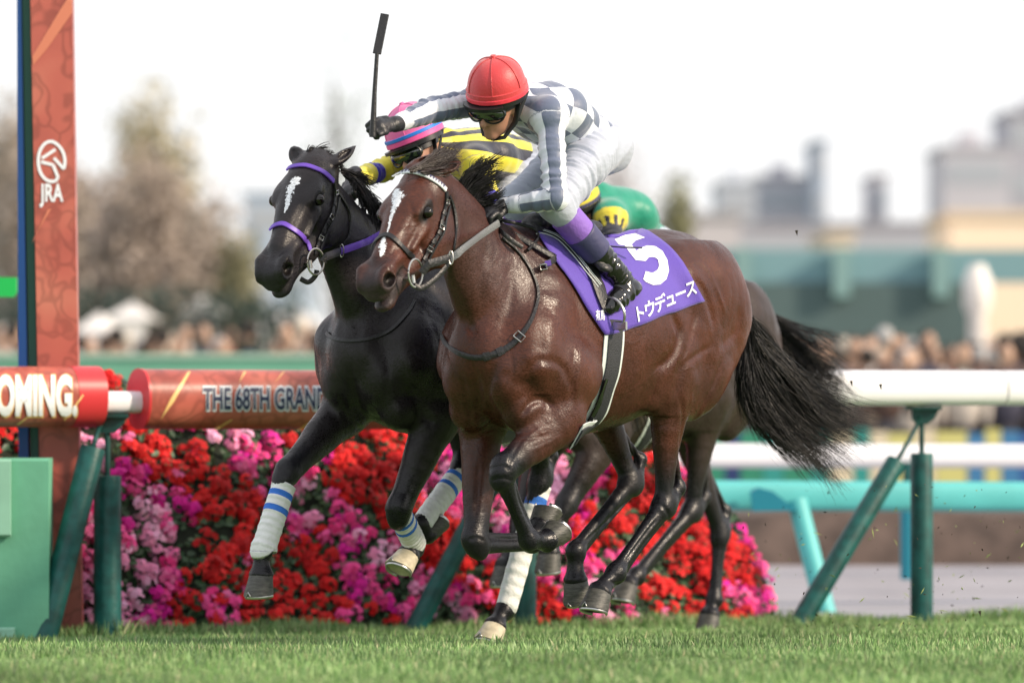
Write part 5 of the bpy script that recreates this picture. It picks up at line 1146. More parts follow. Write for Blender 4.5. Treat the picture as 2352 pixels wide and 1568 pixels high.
V, F = make_horse('h1', '', f1, hd1, legs1, None, res=.0055, neck=neck1, mouth=.012, ears=ears1)
BAY = ((.068, .0195, .0108), (.007, .007, .010), (.020, .014, .016))
lines1 = [([(1514,1186),(1472,1240),(1430,1298)], .006, .006), ([(1452,1140),(1395,1196),(1338,1250)], .006, .006), ([(1562,1030),(1552,1090),(1548,1135)], .008, .007), ([(1448,1000),(1460,1050),(1470,1090)], .008, .007), ([(1500,1150),(1525,1165),(1540,1190)], .008, .005), ([(1125,1078),(1150,1070),(1175,1078)], .007, .004), ([(1130,1102),(1155,1098),(1178,1104)], .006, .004), ([(1395,1330),(1415,1340),(1430,1335)], .006, .005), ([(1075,1240),(1095,1235),(1115,1242)], .008, .004), ([(1080,1030),(1083,1110),(1082,1190)], .008, -.004), ([(1270,980),(1230,990),(1190,1030)], .006, -.005), ([(1034,450),(1050,520),(1042,590),(1000,645)], .013, .012), ([(1210,870),(1235,830),(1290,840),(1318,900)], .016, .007), ([(1600,700),(1585,780),(1560,860),(1552,930)], .018, .007), ([(1660,820),(1640,880),(1600,960),(1580,1030)], .014, .006), ([(1140,830),(1120,900),(1130,960)], .016, .008), ([(1047,900),(1060,950),(1090,1000)], .014, .007), ([(1200,1010),(1180,1040),(1165,1075)], .007, .004), ([(940,470),(950,500),(935,540)], .010, .003), ([(1490,600),(1540,640),(1560,700)], .02, .005), ([(1167,601),(1174,658),(1167,718),(1150,770)], .022, .007), ([(1030,640),(1057,708),(1090,774)], .018, .006), ([(1080,824),(1095,880),(1103,941)], .016, .010),
  ([(1195,960),(1215,930),(1243,918),(1275,935)], .014, .012), ([(1060,860),(1075,930),(1085,990)], .012, .006), ([(1150,850),(1190,880),(1240,880)], .02, .006),
  ([(1577,612),(1600,600),(1627,621),(1650,674),(1667,724)], .009, -.006), ([(1590,640),(1612,660),(1635,720),(1640,760)], .016, .006),
  ([(1540,718),(1562,758),(1555,801),(1530,834),(1500,850)], .020, .014), ([(1640,791),(1597,818),(1573,841),(1560,900)], .012, .006), ([(1700,700),(1690,760),(1650,800)], .02, .005),
  ([(1333,780),(1336,830),(1330,870),(1322,930)], .014, -.006), ([(1318,800),(1318,860),(1308,930)], .012, .005), ([(1120,560),(1105,640),(1110,720)], .02, .005),
  ([(1270,640),(1250,720),(1240,800),(1230,860)], .03, .006), ([(1390,800),(1380,860),(1350,930)], .03, -.004), ([(1440,790),(1430,860),(1400,920)], .03, .004), ([(1480,770),(1470,840),(1440,890)], .02, -.004),
  ([(1560,900),(1568,960),(1560,1040)], .012, .006), ([(1540,900),(1535,980),(1530,1060)], .012, -.004), ([(1590,880),(1585,960),(1570,1050)], .010, -.004),
  ([(1200,985),(1240,975),(1275,960)], .008, -.004), ([(1190,1010),(1230,1005),(1270,995)], .007, .004), ([(1220,1035),(1255,1020),(1285,1000)], .006, -.004),
  ([(1165,1130),(1180,1180),(1200,1225)], .006, .007), ([(1100,1050),(1097,1120),(1093,1190)], .010, .004),
  ([(960,520),(935,570),(905,610)], .010, .004), ([(985,520),(965,560),(945,590)], .012, -.004), ([(1000,520),(1010,560),(1000,610)], .014, .004), ([(895,600),(905,625),(925,640)], .008, .004)]
white1 = [([(903,436),(914,455),(905,480),(897,505),(890,532)], [.016, .027, .013, .006, .003]), ([(882,545),(878,565),(877,585)], [.006, .015, .010])]
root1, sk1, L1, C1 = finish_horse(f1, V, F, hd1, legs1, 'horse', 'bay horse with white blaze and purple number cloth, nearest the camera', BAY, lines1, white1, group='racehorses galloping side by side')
b = root1
def hair(name, fr, guides, n, m, root, **kw):
    G = [[fr.W(q)[0] for q in g] for g in guides]
    V, F = strands(G, n, **kw); return mesh_np(name, V, F, m, root)
def Pg(fr, pts): return [fr.P(x, y, v) for x, y, v in pts]
TG = [[(1722,728,0),(1775,790,.05),(1850,880,.12),(1930,920,.22),(2005,935,.3)],
      [(1722,738,.01),(1765,810,.05),(1845,920,.12),(1930,975,.22),(2000,1000,.3)],
      [(1720,748,.02),(1755,850,.05),(1830,950,.12),(1925,1020,.22),(1985,1075,.32)],
      [(1718,760,.02),(1745,880,.04),(1815,985,.1),(1900,1055,.2),(1965,1140,.3)],
      [(1716,775,.02),(1735,900,.04),(1790,1000,.1),(1860,1060,.18),(1930,1130,.26)],
      [(1712,790,.01),(1712,880,.02),(1735,950,.04),(1790,990,.08),(1840,1040,.12)],
      [(1708,800,.0),(1700,860,.0),(1712,920,.01),(1745,965,.03),(1790,985,.05)]]
hair('tail', f1, [Pg(f1, g) for g in TG], 2100, BLACKHAIR, root1, r=.0019, spread=.026, seg=16, seed=4, wav=.014, tip=.1, lenv=.5)
MG = [[(1050,425,.0),(1068,395,.03),(1090,372,.05),(1108,358,.08)], [(1058,435,.0),(1085,400,.03),(1118,378,.06),(1145,368,.1)], [(1068,448,.0),(1098,425,.03),(1130,405,.06),(1160,400,.1)],
      [(1078,462,.0),(1105,450,.03),(1130,435,.06),(1150,425,.08)], [(1092,482,.0),(1112,475,.03),(1130,465,.05),(1142,450,.07)], [(1108,505,.0),(1122,498,.02),(1132,490,.04),(1145,480,.05)]]
hair('mane', f1, [Pg(f1, g) for g in MG], 900, BLACKHAIR, root1, r=.0022, spread=.014, seg=9, seed=5, wav=.004)
FG = [[(938,392,.02),(965,372,.03),(1000,352,.04),(1040,335,.06)], [(950,393,.03),(980,380,.05),(1015,366,.07),(1050,345,.09)], [(985,372,.0),(1005,352,.0),(1030,340,.0),(1052,332,.0)], [(968,396,.05),(1000,393,.07),(1030,382,.09),(1056,362,.1)]]
hair('forelock', f1, [Pg(f1, g) for g in FG], 500, BROWNHAIR, root1, r=.0024, spread=.010, seg=8, seed=6, wav=.003)
P = f1.P
def hax(fr, yaw, pitch, roll):
    """head axes in the runner's frame: yaw to its left, pitch down"""
    x = np.array([math.cos(R(yaw))*math.cos(R(pitch)), math.sin(R(yaw))*math.cos(R(pitch)), -math.sin(R(pitch))])
    y = np.cross((0, 0, 1), x); y /= np.linalg.norm(y); z = np.cross(x, y); c, s = math.cos(R(roll)), math.sin(R(roll))
    return np.array([x, y*c+z*s, -y*s+z*c])
J1 = dict(pelvis=P(1358, 332, 0), chest=P(1255, 256, 0), neck=P(1195, 232, 0), head=P(1136, 242, 0)+np.array([-.02, 0, 0]), hax=hax(f1, 0, 24, -9),
  shL=P(1262, 268, .165), shR=P(1108, 232, -.165), elL=P(1276, 455, .27), elR=P(985, 254, -.2), wrL=P(1160, 473, .06), wrR=P(910, 285, -.2),
  hipL=P(1362, 348, .095), hipR=P(1330, 352, -.095), knL=P(1275, 470, .17), knR=P(1190, 462, -.17), anL=P(1441, 658, .26), toL=P(1396, 708, .27))
J1['anR'] = J1['anL']*np.array([1, -1, 1]); J1['toR'] = J1['toL']*np.array([1, -1, 1])
J1['handL'] = (P(1110, 492, .05)-J1['wrL'], (0, .35, 1), .9, -1)
J1['handR'] = (P(862, 293, -.2)-J1['wrR'], (.6, .6, .25), 1.0, 1)
REDCAP = mat('red_helmet_silk', (.58, .035, .045), .45, sheen=.4, bump=.15, bscale=120)
REDBAND = mat('red_helmet_edge', (.78, .05, .08), .35, bump=.2, bscale=60)
SILK1 = mat_silk('checked_silk', (.72, .76, .86), (.125, .155, .24), (.125, .155, .24))
rd1 = rider(f1, J1, 'jockey', 'jockey in grey and white checked silks and red helmet, whip arm stretched out', SILK1, 'checks', (REDCAP, REDBAND))
# whip
hw = P(862, 293, -.2); W0, W1, W2, W3 = [f1.W(P(x, y, -.2))[0] for x, y in ((856, 315), (860, 215), (866, 122), (884, 33))]
wr_ = empty('whip', tuple(W0)); tag(wr_, 'thin black riding whip held upright in a gloved fist', 'whip')
mb = MB(); mb.tube(np.array([W0, W0*.5+W1*.5, W1, W2]), [.0135, .0115, .009, .008], 10); mb.tube(np.array([W0*.85+W1*.15, W0*.2+W1*.8]), [.0125, .009], 10); mb.build('shaft', LEATHER, wr_, smooth=True)
mb = MB(); mb.beam(W2*1.02-W3*.02, W3, .010, .034, up=(1, 0, 0), ch=.003); mb.build('flap', LEATHER, wr_)
# ---------------------------------------------------------------- tack
PURPLECLOTH = mat('purple_number_cloth', (.095, .045, .42), .6, bump=.35, bscale=220, sheen=.3, bump2=.3, b2scale=8)
WEB = mat('girth_webbing', (.028, .03, .038), .6, bump=.6, bscale=260)
PADWHITE = mat('girth_pad', (.62, .68, .68), .7, bump=.2, bscale=60)
PURPLESTRAP = mat('purple_strap', (.14, .07, .45), .5, bump=.2, bscale=80)
def both_sides(fr, Pn, Nn):
    L = fr.L(Pn); L2 = L*np.array([1, -1, 1]); W2 = fr.W(L2); o = fr.W((0, 0, 0))[0]; NL = fr.L(Nn+o)*np.array([1, -1, 1]); return W2, fr.W(NL)-o
def tack_cloth(fr, skin, top, rows, name, label):
    """number cloth: rows = photo polylines from the ridge (first) to the lower hem (last)"""
    n = 30; grid = []
    for r in rows: A = spline(np.array([(x, y, 0) for x, y in r], float), 10); grid.append(resample(A, n)[:, :2])
    G = np.array(grid); m = 26; H = spline(G.reshape(len(rows), -1), 8); t = np.linspace(0, len(H)-1, m); H = np.array([H[int(a)]*(1-a % 1)+H[min(int(a)+1, len(H)-1)]*(a % 1) for a in t]).reshape(m, n, 2)
    V = np.zeros((m, n, 3))
    for i in range(m):
        for j in range(n):
            x, y = H[i, j]; q, nn = skin.pick(x, y); k = 0
            while q is None and k < 40: y += 2; k += 1; q, nn = skin.pick(x, y)
            if q is None: q = V[i, j-1]-0; nn = np.array([0, 0, 1.])
            V[i, j] = q+nn*.012
    for _ in range(2):
        V[1:-1, 1:-1] = (V[1:-1, 1:-1]*2+V[:-2, 1:-1]+V[2:, 1:-1]+V[1:-1, :-2]+V[1:-1, 2:])/6
    fold = .005*np.sin(np.linspace(0, 1, n)*19)[None, :, None]*np.linspace(0, 1, m)[:, None, None]**1.5; V = V+fold*(fr.W((0, 1, 0))[0]-fr.W((0, 0, 0))[0])
    L = fr.L(V.reshape(-1, 3)).reshape(m, n, 3); L[0, :, 1] = 0; L[0, :, 2] = np.maximum(L[0, :, 2], L[1, :, 2]+.004); M = L*np.array([1, -1, 1]); A = np.concatenate([L[::-1], M[1:]]); mm = len(A)
    Vw = fr.W(A.reshape(-1, 3)); F = [(i*n+j, i*n+j+1, (i+1)*n+j+1, (i+1)*n+j) for i in range(mm-1) for j in range(n-1)]
    F = np.array(F); N = vnormals(Vw, F); c = fr.W((-.5, 0, 1.2))[0]
    if ((Vw-c)*N).sum(1).mean() < 0: F = F[:, ::-1]; N = -N
    V2 = np.concatenate([Vw, Vw-N*.004]); k = len(Vw); rim = [i*n for i in range(mm)]+[(mm-1)*n+j for j in range(1, n)]+[i*n+n-1 for i in range(mm-2, -1, -1)]+[j for j in range(n-2, 0, -1)]
    F2 = np.concatenate([F, F[:, ::-1]+k, [(a, b, b+k, a+k) for a, b in zip(rim, rim[1:]+rim[:1])]])
    root = empty(name, tuple(fr.W((-.6, 0, 1.7))[0])); tag(root, label, 'number cloth')
    mesh_np('cloth', V2, F2, PURPLECLOTH, root); return root, Skin(V2, F2)
rows = [[(1222,522),(1300,524),(1390,528),(1482,531)], [(1262,585),(1345,570),(1430,562),(1532,566)], [(1312,655),(1390,630),(1470,612),(1566,605)], [(1348,715),(1420,690),(1500,665),(1590,648)], [(1386,770),(1440,757),(1530,722),(1614,692)]]
ncl, skc = tack_cloth(f1, sk1, None, rows, 'number_cloth', 'purple number cloth with a white 5 lying on the front bay horse')
o5 = [(1446,404),(1475,383),(1520,368),(1575,372),(1625,405),(1658,465),(1670,540),(1652,600),(1610,636),(1560,640),(1510,618),(1493,600)]
i5 = [(1440,468),(1508,475),(1530,450),(1548,446),(1572,448),(1595,465),(1602,505),(1596,528),(1585,540),(1566,552),(1550,556),(1510,545)]
five = region3(o5+i5+[(1402,420),(1365,368),(1412,362),(1295,325),(1365,296),(1438,284),(1505,313),(1440,334),(1325,362)])
decal(skc, np.array(five), [(i, i+1, 13+i, 12+i) for i in range(11)]+[(12, 24, 0), (24, 25, 26), (24, 26, 0), (27, 28, 32), (28, 25, 32), (28, 29, 25), (29, 26, 25), (29, 31, 26), (29, 30, 31)], .005, 'number', WHITEPRINT, ncl)
for i, ch in enumerate('トウデュース'):
    v, f = glyph(ch, .022); c = region3([(1468+i*71, 846-i*35)])[0]
    if len(v): decal(skc, place(v, c, (27, -11), (-6, 40)[0:1]+(-40,)), f, .005, 'lettering', WHITEPRINT, ncl)
for i, ch in enumerate('有馬'):
    v, f = glyph(ch, .012); c = region3([(1181+i*32, 852+i*1)])[0]
    if len(v): decal(skc, place(v, c, (11, -1), (0, -26)), f, .005, 'lettering', WHITEPRINT, ncl)
# saddle
sad = empty('racing_saddle', tuple(f1.W((-.3, 0, 1.72))[0])); tag(sad, 'small black racing saddle under the jockey in checked silks', 'saddle')
S = Sculpt((-.75, -.35, 1.35), (.2, .35, 1.95), .006)
S.chain([(-.08, 0, 1.72), (-.22, 0, 1.70), (-.36, 0, 1.70), (-.46, 0, 1.715)], [.04, .035, .035, .03], .02, [1.4, 1.9, 2.1, 2.2], (0, 1, 0))
for g in (1, -1): S.chain([(-.16, g*.07, 1.73), (-.20, g*.17, 1.66), (-.22, g*.245, 1.55)], [.05, .05, .045], .03, [.5]*3, (0, .6*g, .8))
V, F = S.mesh(1); mesh_np('seat', f1.W(V), F, LEATHER, sad)
mb = MB(); P1, N1 = lay(skc, region3([(700,235),(780,262),(900,310),(1000,410),(1100,510),(1185,625),(1210,700)]), 30); ribbon(mb, P1, N1, .035, .008, .004)
P2, N2 = lay(skc, region3([(930,290),(1020,360),(1090,470),(1150,590),(1190,700),(1230,800)]), 30); ribbon(mb, P2, N2, .060, .006, .008); mb.build('flap', LEATHER, sad, smooth=True)
mb = MB()
for o in ((0, 0), (-14, 12), (8, -6)): Pq, Nq = lay(skc, [(x+o[0]/3, y+o[1]/3) for x, y in region3([(790,285),(900,330),(1000,430),(1090,540),(1180,650)])], 30); ribbon(mb, Pq, Nq, .0035, .002, .014)
mb.build('piping', PADWHITE, sad)
mb = MB(); a_ = sk1.pick(1382, 660)[0]; st0 = f1.W(J1['toL']+np.array([.0, 0, -.0]))[0]
q1 = at(1382, 655, st0[1]+.05); q2 = at(1405, 712, st0[1]-.03); mb.tube(np.array([q1, q1*.5+q2*.5, q2]), .010, 8, .5, up=(0, 1, 0)); mb.build('stirrup_leather', LEATHER, sad, smooth=True)
mb = MB(); ctr = at(1408, 716, st0[1]); ang = np.linspace(0, 2*math.pi, 25); dirL = f1.W((0, 1, 0))[0]-f1.W((0, 0, 0))[0]; dirU = np.array([-.25, 0, 1.0]); dirU /= np.linalg.norm(dirU)
mb.tube(np.array([ctr+dirL*math.cos(t)*.055+dirU*(math.sin(t)*.06+(0.0 if math.sin(t) > 0 else 0)) for t in ang]), .006, 8); b0 = ctr-dirU*.058; mb.beam(b0-dirL*.05, b0+dirL*.05, .035, .012, up=(1, 0, 0), ch=.004); mb.build('stirrup_iron', STEEL, sad, smooth=True)
GP = [(1408,735),(1409,770),(1402,841),(1392,880),(1372,941),(1347,980),(1322,1003)]
mb = MB(); Pa, Na = lay(sk1, [(x+1, y) for x, y in GP], 40); ribbon(mb, Pa, Na, .118, .006, .001); Pb, Nb = both_sides(f1, Pa, Na); ribbon(mb, Pb[::-1], Nb[::-1], .118, .006, .001); mb.build('girth_pad', PADWHITE, sad, smooth=True)
mb = MB(); ribbon(mb, Pa, Na, .080, .006, .009); ribbon(mb, Pb[::-1], Nb[::-1], .080, .006, .009); mb.build('girth', WEB, sad, smooth=True)
mb = MB(); Pc, Nc = lay(sk1, [(1386,868),(1374,905),(1366,930),(1348,965)], 16); ribbon(mb, Pc, Nc, .030, .003, .0155); mb.build('girth_billet', PATENT, sad, smooth=True)
mb = MB(); pts = [f1.W(f1.P(x, y, v))[0] for x, y, v in ((1395,565,.12),(1430,568,.2),(1475,569,.26))]; mb.tube(np.array(pts), .010, 8, .35, up=(0, 1, 0)); mb.build('strap_end', LEATHER, sad, smooth=True)
# breast strap with its buckle
bs = empty('breast_strap', tuple(f1.W((.2, 0, 1.3))[0])); tag(bs, 'thin black breast strap around the chest of the front bay horse', 'strap')
NS = [(1152,548),(1172,563),(1193,584),(1220,624),(1235,668),(1230,708),(1213,748),(1180,788),(1140,811),(1097,821),(1057,811),(1027,790),(1016,772)]
mb = MB(); Pa, Na = lay(sk1, NS, 60, 4); ribbon(mb, Pa, Na, np.interp(np.arange(60), [0, 25, 38, 50, 60], [.012, .014, .026, .022, .018]), .006, .003); mb.build('strap', LEATHER, bs, smooth=True)
mb = MB(); q, n_ = Pa[33], Na[33]; T = un(Pa[34]-Pa[32]); B = np.cross(T, n_); q = q+n_*.012
mb.tube(np.array([q+B*.02+T*.014, q+B*.02-T*.014, q-B*.02-T*.014, q-B*.02+T*.014, q+B*.02+T*.014]), .0025, 6); mb.build('buckle', STEEL, bs)
mb = MB()
for i in (40, 44): ribbon(mb, Pa[i-1:i+2], Na[i-1:i+2], .034, .004, .008)
mb.build('keeper', LEATHER, bs, smooth=True)
mb = MB(); A3 = [f1.W(f1.P(x, y, v))[0] for x, y, v in ((1140,517,.02),(1185,540,.07),(1225,562,.12),(1262,583,.16),(1276,592,.17),(1262,603,.18),(1250,612,.18))]
mb.tube(spline(np.array(A3), 5), .014, 8, .35, up=(0, .5, 1)); A4 = [f1.W(f1.P(x, y, v))[0] for x, y, v in ((1146,505,.03),(1190,514,.05),(1228,526,.07),(1237,545,.10),(1225,562,.12),(1213,575,.13))]
mb.tube(spline(np.array(A4), 5), .007, 8, .6); mb.tube(spline(np.array([f1.W(f1.P(x, y, v))[0] for x, y, v in ((1140,512,.0),(1150,530,.08),(1175,552,.12),(1200,568,.14))]), 5), .010, 8, .4); mb.build('saddle_strap', LEATHER, bs, smooth=True)
mb = MB(); q = f1.W(f1.P(1248, 612, .195))[0]; mb.tube(np.array([q+(.012, 0, .010), q+(-.014, 0, .006), q+(-.010, 0, -.014), q+(.015, 0, -.010), q+(.012, 0, .010)]), .003, 6); mb.build('buckle', STEEL, bs)
mb = MB(); q = f1.W(f1.P(1259, 606, .2))[0]; mb.beam(q-(.012, 0, 0), q+(.012, 0, .004), .018, .022, up=(0, 0, 1), ch=.002); mb.build('purple_keeper', PURPLESTRAP, bs)
def bridle(fr, skin, name, label, brow, nose, cheek, throat, ring, bit, chin, rein, bm, nm, rm, tri=False):
    root = empty(name, tuple(skin.pick(*brow[len(brow)//2])[0])); tag(root, label, 'bridle')
    mb = MB(); Pn, Nn = lay(skin, brow, 40); ribbon(mb, Pn, Nn, .020, .006, .003); br = mb.build('browband', bm, root, smooth=True)
    if tri:
        mb = MB(); T = np.gradient(Pn, axis=0); T /= np.linalg.norm(T, axis=1, keepdims=True); B = np.cross(T, Nn); A = Pn+Nn*.0105
        for i in range(1, 37, 2): mb.add([A[i]-B[i]*.009, A[min(i+2, 39)]-B[min(i+2, 39)]*.009, (A[i]+A[min(i+2, 39)])/2+B[i]*.007], [(0, 1, 2)])
        mb.build('triangle_trim', NAVY, br)
    mb = MB(); Pn, Nn = lay(skin, nose, 36); ribbon(mb, Pn, Nn, .021, .006, .003); mb.build('noseband', nm, root, smooth=True)
    mb = MB(); Pn, Nn = lay(skin, cheek, 40); ribbon(mb, Pn, Nn, .015, .006, .004); 
    for i in range(6, 38, 5): ribbon(mb, Pn[i-1:i+2], Nn[i-1:i+2], .022, .005, .008)
    P3, N3 = lay(skin, [(x+9, y+4) for x, y in cheek[1:]], 30); ribbon(mb, P3, N3, .010, .005, .004); mb.build('cheekpiece', LEATHER, root, smooth=True)
    mb = MB()
    for i in (5, 18, 30): q = Pn[i]+Nn[i]*.013; B = np.cross(Nn[i], un(Pn[i+1]-Pn[i-1])); t = un(Pn[i+1]-Pn[i-1]); mb.tube(np.array([q+B*.011+t*.008, q+B*.011-t*.008, q-B*.011-t*.008, q-B*.011+t*.008, q+B*.011+t*.008]), .0022, 6)
    mb.build('buckle', STEEL, root)
    mb = MB(); P4, N4 = lay(skin, throat, 30); ribbon(mb, P4, N4, .012, .005, .004); mb.build('throatlatch', LEATHER, root, smooth=True)
    mb = MB(); rx, ry = ring[2], ring[3]; q0 = skin.pick(*bit[0])[0]; Y = q0[1]-.02
    mb.tube(np.array([at(ring[0]+rx*math.cos(t), ring[1]+ry*math.sin(t), Y+.03*math.cos(t)) for t in np.linspace(0, 2*math.pi, 33)]), .0042, 8)
    mb.tube(np.array([at(bit[0][0], bit[0][1], Y+.02), at(bit[1][0], bit[1][1], Y)]), [.006, .009], 8); mb.tube(np.array([at(bit[1][0], bit[1][1]-8, Y), at(bit[1][0]+2, bit[1][1]+10, Y)]), .008, 8); mb.build('bit_ring', STEEL, root, smooth=True)
    mb = MB(); ch = [at(x, y, Y+d) for x, y, d in chin]; mb.tube(spline(np.array(ch), 5), .011, 8, .5, up=(0, 0, 1)); mb.build('chin_strap', LEATHER, root, smooth=True)
    mb = MB(); mb.tube(spline(np.array([at(x, y, yy) for x, y, yy in rein]), 6), .0155, 8, .28, up=(0, 0, 1)); mb.build('rein', rm, root, smooth=True)
    mb = MB()
    for x, y, yy in rein[1:2]: q = at(x, y, yy-.006); mb.tube(np.array([q+np.array([.008*math.cos(t), -.004, .026*math.sin(t)]) for t in np.linspace(0, 2*math.pi, 17)]), .0028, 6)
    mb.build('rein_ring', STEEL, root)
    mb = MB(); c = [at(x, y, Y-.004) for x, y in ((ring[0]+rx*.9, ring[1]), (rein[0][0], rein[0][1]))]; mb.tube(np.array(c+[at(rein[1][0]-4, rein[1][1]+1, rein[1][2]-.004)]), .0175, 8, .35, up=(0, 0, 1)); mb.build('rein_billet', LEATHER, root, smooth=True)
    return root
WHITEBAND = mat('white_browband', (.7, .74, .78), .5)
def onneck(sk, x, y, l=.03): q = sk.pick(x, y)[0]; return (q[1] if q is not None else 19.6)-l
yh = f1.W(J1['wrL'])[0][1]; yb = sk1.pick(985, 600)[0][1] if sk1.pick(985, 600)[0] is not None else 19.4
bridle(f1, sk1, 'bridle', 'black bridle with white triangle browband on the front bay horse',
  [(904,407),(922,398),(945,396),(968,401),(989,410),(1010,424),(1022,436)], [(856,574),(862,558),(878,543),(893,541),(908,552),(930,575),(950,592)],
  [(1024,440),(1022,470),(1014,500),(1008,530),(992,558),(978,585),(966,608)], [(1030,450),(1042,480),(1046,510),(1043,550),(1037,590)],
  (954, 627, 16, 32), ((928, 640), (948, 640)), [(952,655,0),(965,662,.01),(985,652,.03),(1008,632,.06),(1030,606,.10),(1038,592,.14)],
  [(985,606,yb-.03),(1036,592,yb-.06),(1068,568,min(yb-.02, onneck(sk1,1068,568))),(1105,540,onneck(sk1,1105,540)),(1146,512,min(yh-.04, onneck(sk1,1140,516)))], WHITEBAND, LEATHER, GREYWEB, tri=True)
# ---------------------------------------------------------------- horse two: near black, on the rail side
f2 = Frame(37, -.467, 20.72); P = f2.P
H2 = {'eyeL':(729,461),'nosL':(649,617),'nose':(615,634),'blaze1':(672,425),'blaze2':(655,487),'eyeR':(620,463),'mouthL':(692,611),'chin':(645,689),'brow':(699,381),'browL':(765,416),'earL':(779,384),'nosR':(592,627),'snip':(645,514),'nbL':(712,577)}
hd2 = Head(f2, [[-0.299, 0.9, -0.318], [-0.626, -0.436, -0.646], [-0.72, 0.005, 0.694]], (-.787*20.22/19.56*.99, 1.9535), 20.28, H2)
legs2 = [('f', (.13, .17, 1.22), (.0, .19, .93), P(913, 1178, .12), P(953, 1258, .05), P(938, 1274, .05), P(893, 1296, .05)),
         ('f', (.20, -.17, 1.24), (.13, -.18, .97), P(655, 1090, -.15), P(602, 1258, -.15), P(600, 1318, -.15), P(570, 1385, -.15)),
         ('h', (-1.02, .14, 1.45), (-.70, .19, 1.10), P(1242, 1098, .10), P(1158, 1400, .06), P(1138, 1436, .06), P(1108, 1462, .06)),
         ('h', (-1.0, -.14, 1.45), (-.55, -.19, 1.08), P(1068, 1062, -.12), P(966, 1200, -.12), P(980, 1226, -.12), P(1008, 1212, -.12))]
neck2 = [((.06, 0, 1.38), .30, .55), ((.20, 0, 1.50), .225, .50), ((.33, 0, 1.62), .18, .46), ((.44, 0, 1.73), .145, .5), ((.53, 0, 1.83), .112, .62)]
ears2 = [(hd2.pt(.0, .065, .06), P(818, 334, .12), 1.0), (hd2.pt(.01, -.065, .07), P(669, 339, -.1), .95)]
V, F = make_horse('h2', '', f2, hd2, legs2, None, res=.0065, neck=neck2, ears=ears2)
BLK = ((.015, .012, .014), (.007, .007, .010), (.013, .012, .015))
lines2 = [([(800,830),(815,890),(830,950)], .02, .012), ([(870,760),(890,850),(880,930)], .03, .008), ([(760,620),(775,700),(790,780)], .02, .006), ([(940,880),(970,950),(1010,980)], .02, .01), ([(780,900),(800,960),(840,1000)], .015, .010),
  ([(700,460),(680,500),(662,560)], .012, .004), ([(745,500),(750,550),(740,590)], .014, .004)]
white2 = [([(681,412),(670,430),(664,450),(660,470),(654,488)], [.016, .022, .012, .010, .004])]
root2, sk2, _, _ = finish_horse(f2, V, F, hd2, legs2, 'horse', 'near black horse with purple noseband and striped white leg bandages, leftmost of the three', BLK, lines2, white2, hoofc={0: HOOFW, 2: HOOFW}, bands={0: (.12, 1.0, 1.14), 1: (.13, 1.10, 1.16), 2: (.05, 1.0, 1.1), 3: (.14, 1.0, 1.1)}, group='racehorses galloping side by side')
hair('tail', f2, [[(-1.33, 0, 1.5), (-1.5, -.02, 1.45), (-1.7, -.05, 1.25), (-1.85, -.08, 1.0)], [(-1.33, .02, 1.46), (-1.45, .0, 1.3), (-1.6, -.03, 1.1), (-1.7, -.05, .85)]], 300, BLACKHAIR, root2, r=.003, spread=.03, seg=10, seed=14)
MG2 = [[(786,388,.0),(800,392,.01),(815,402,.03),(822,418,.05)], [(800,408,.0),(818,420,.02),(832,440,.03),(840,462,.05)], [(818,432,.0),(836,448,.02),(848,470,.04),(852,495,.05)], [(838,460,.0),(852,474,.02),(862,492,.04),(866,515,.05)], [(856,485,.0),(870,505,.02),(876,530,.03),(880,560,.05)]]
hair('mane', f2, [Pg(f2, g) for g in MG2], 700, BLACKHAIR, root2, r=.0026, spread=.018, seg=8, seed=15, wav=.004)
FG2 = [[(700,378,.0),(712,355,.02),(738,342,.03),(758,352,.05)], [(690,384,.0),(705,362,.0),(725,348,.0),(742,344,.0)], [(722,384,.03),(738,366,.05),(752,356,.06),(764,372,.07)], [(740,392,.05),(752,378,.06),(768,378,.07),(776,396,.07)]]
hair('forelock', f2, [Pg(f2, g) for g in FG2], 400, BLACKHAIR, root2, r=.0026, spread=.010, seg=8, seed=16, wav=.003)
yb2 = sk2.pick(745, 580); yb2 = yb2[0][1] if yb2[0] is not None else 20.2
PURPLE2 = mat('purple_bridle_leather', (.16, .07, .52), .45)
bridle(f2, sk2, 'bridle', 'bridle with purple browband and noseband on the near black horse',
  [(661,392),(672,384),(699,381),(722,387),(745,398),(764,416)], [(622,529),(632,519),(650,515),(668,524),(690,540),(705,558),(711,576)],
  [(766,420),(768,450),(760,490),(745,520),(728,560),(722,584)], [(772,440),(792,470),(803,500),(800,540),(784,565)],
  (725, 601, 19, 30), ((703, 606), (712, 606)), [(690,640,0),(708,648,.01),(724,634,.02),(728,620,.02)],
  [(748,590,yb2-.04),(785,576,yb2-.05),(830,560,yb2),(862,545,yb2+.15),(1000,470,20.4)], PURPLE2, PURPLE2, PURPLE2)
bs2 = empty('breast_strap', tuple(f2.W((.2, 0, 1.3))[0])); tag(bs2, 'thin black strap hanging round the chest of the near black horse', 'strap')
mb = MB(); Pa, Na = lay(sk2, [(752,765),(765,776),(800,782),(850,777),(900,756),(935,720),(952,690)], 40, 4); ribbon(mb, Pa, Na, .016, .006, .004); mb.build('strap', LEATHER, bs2, smooth=True)
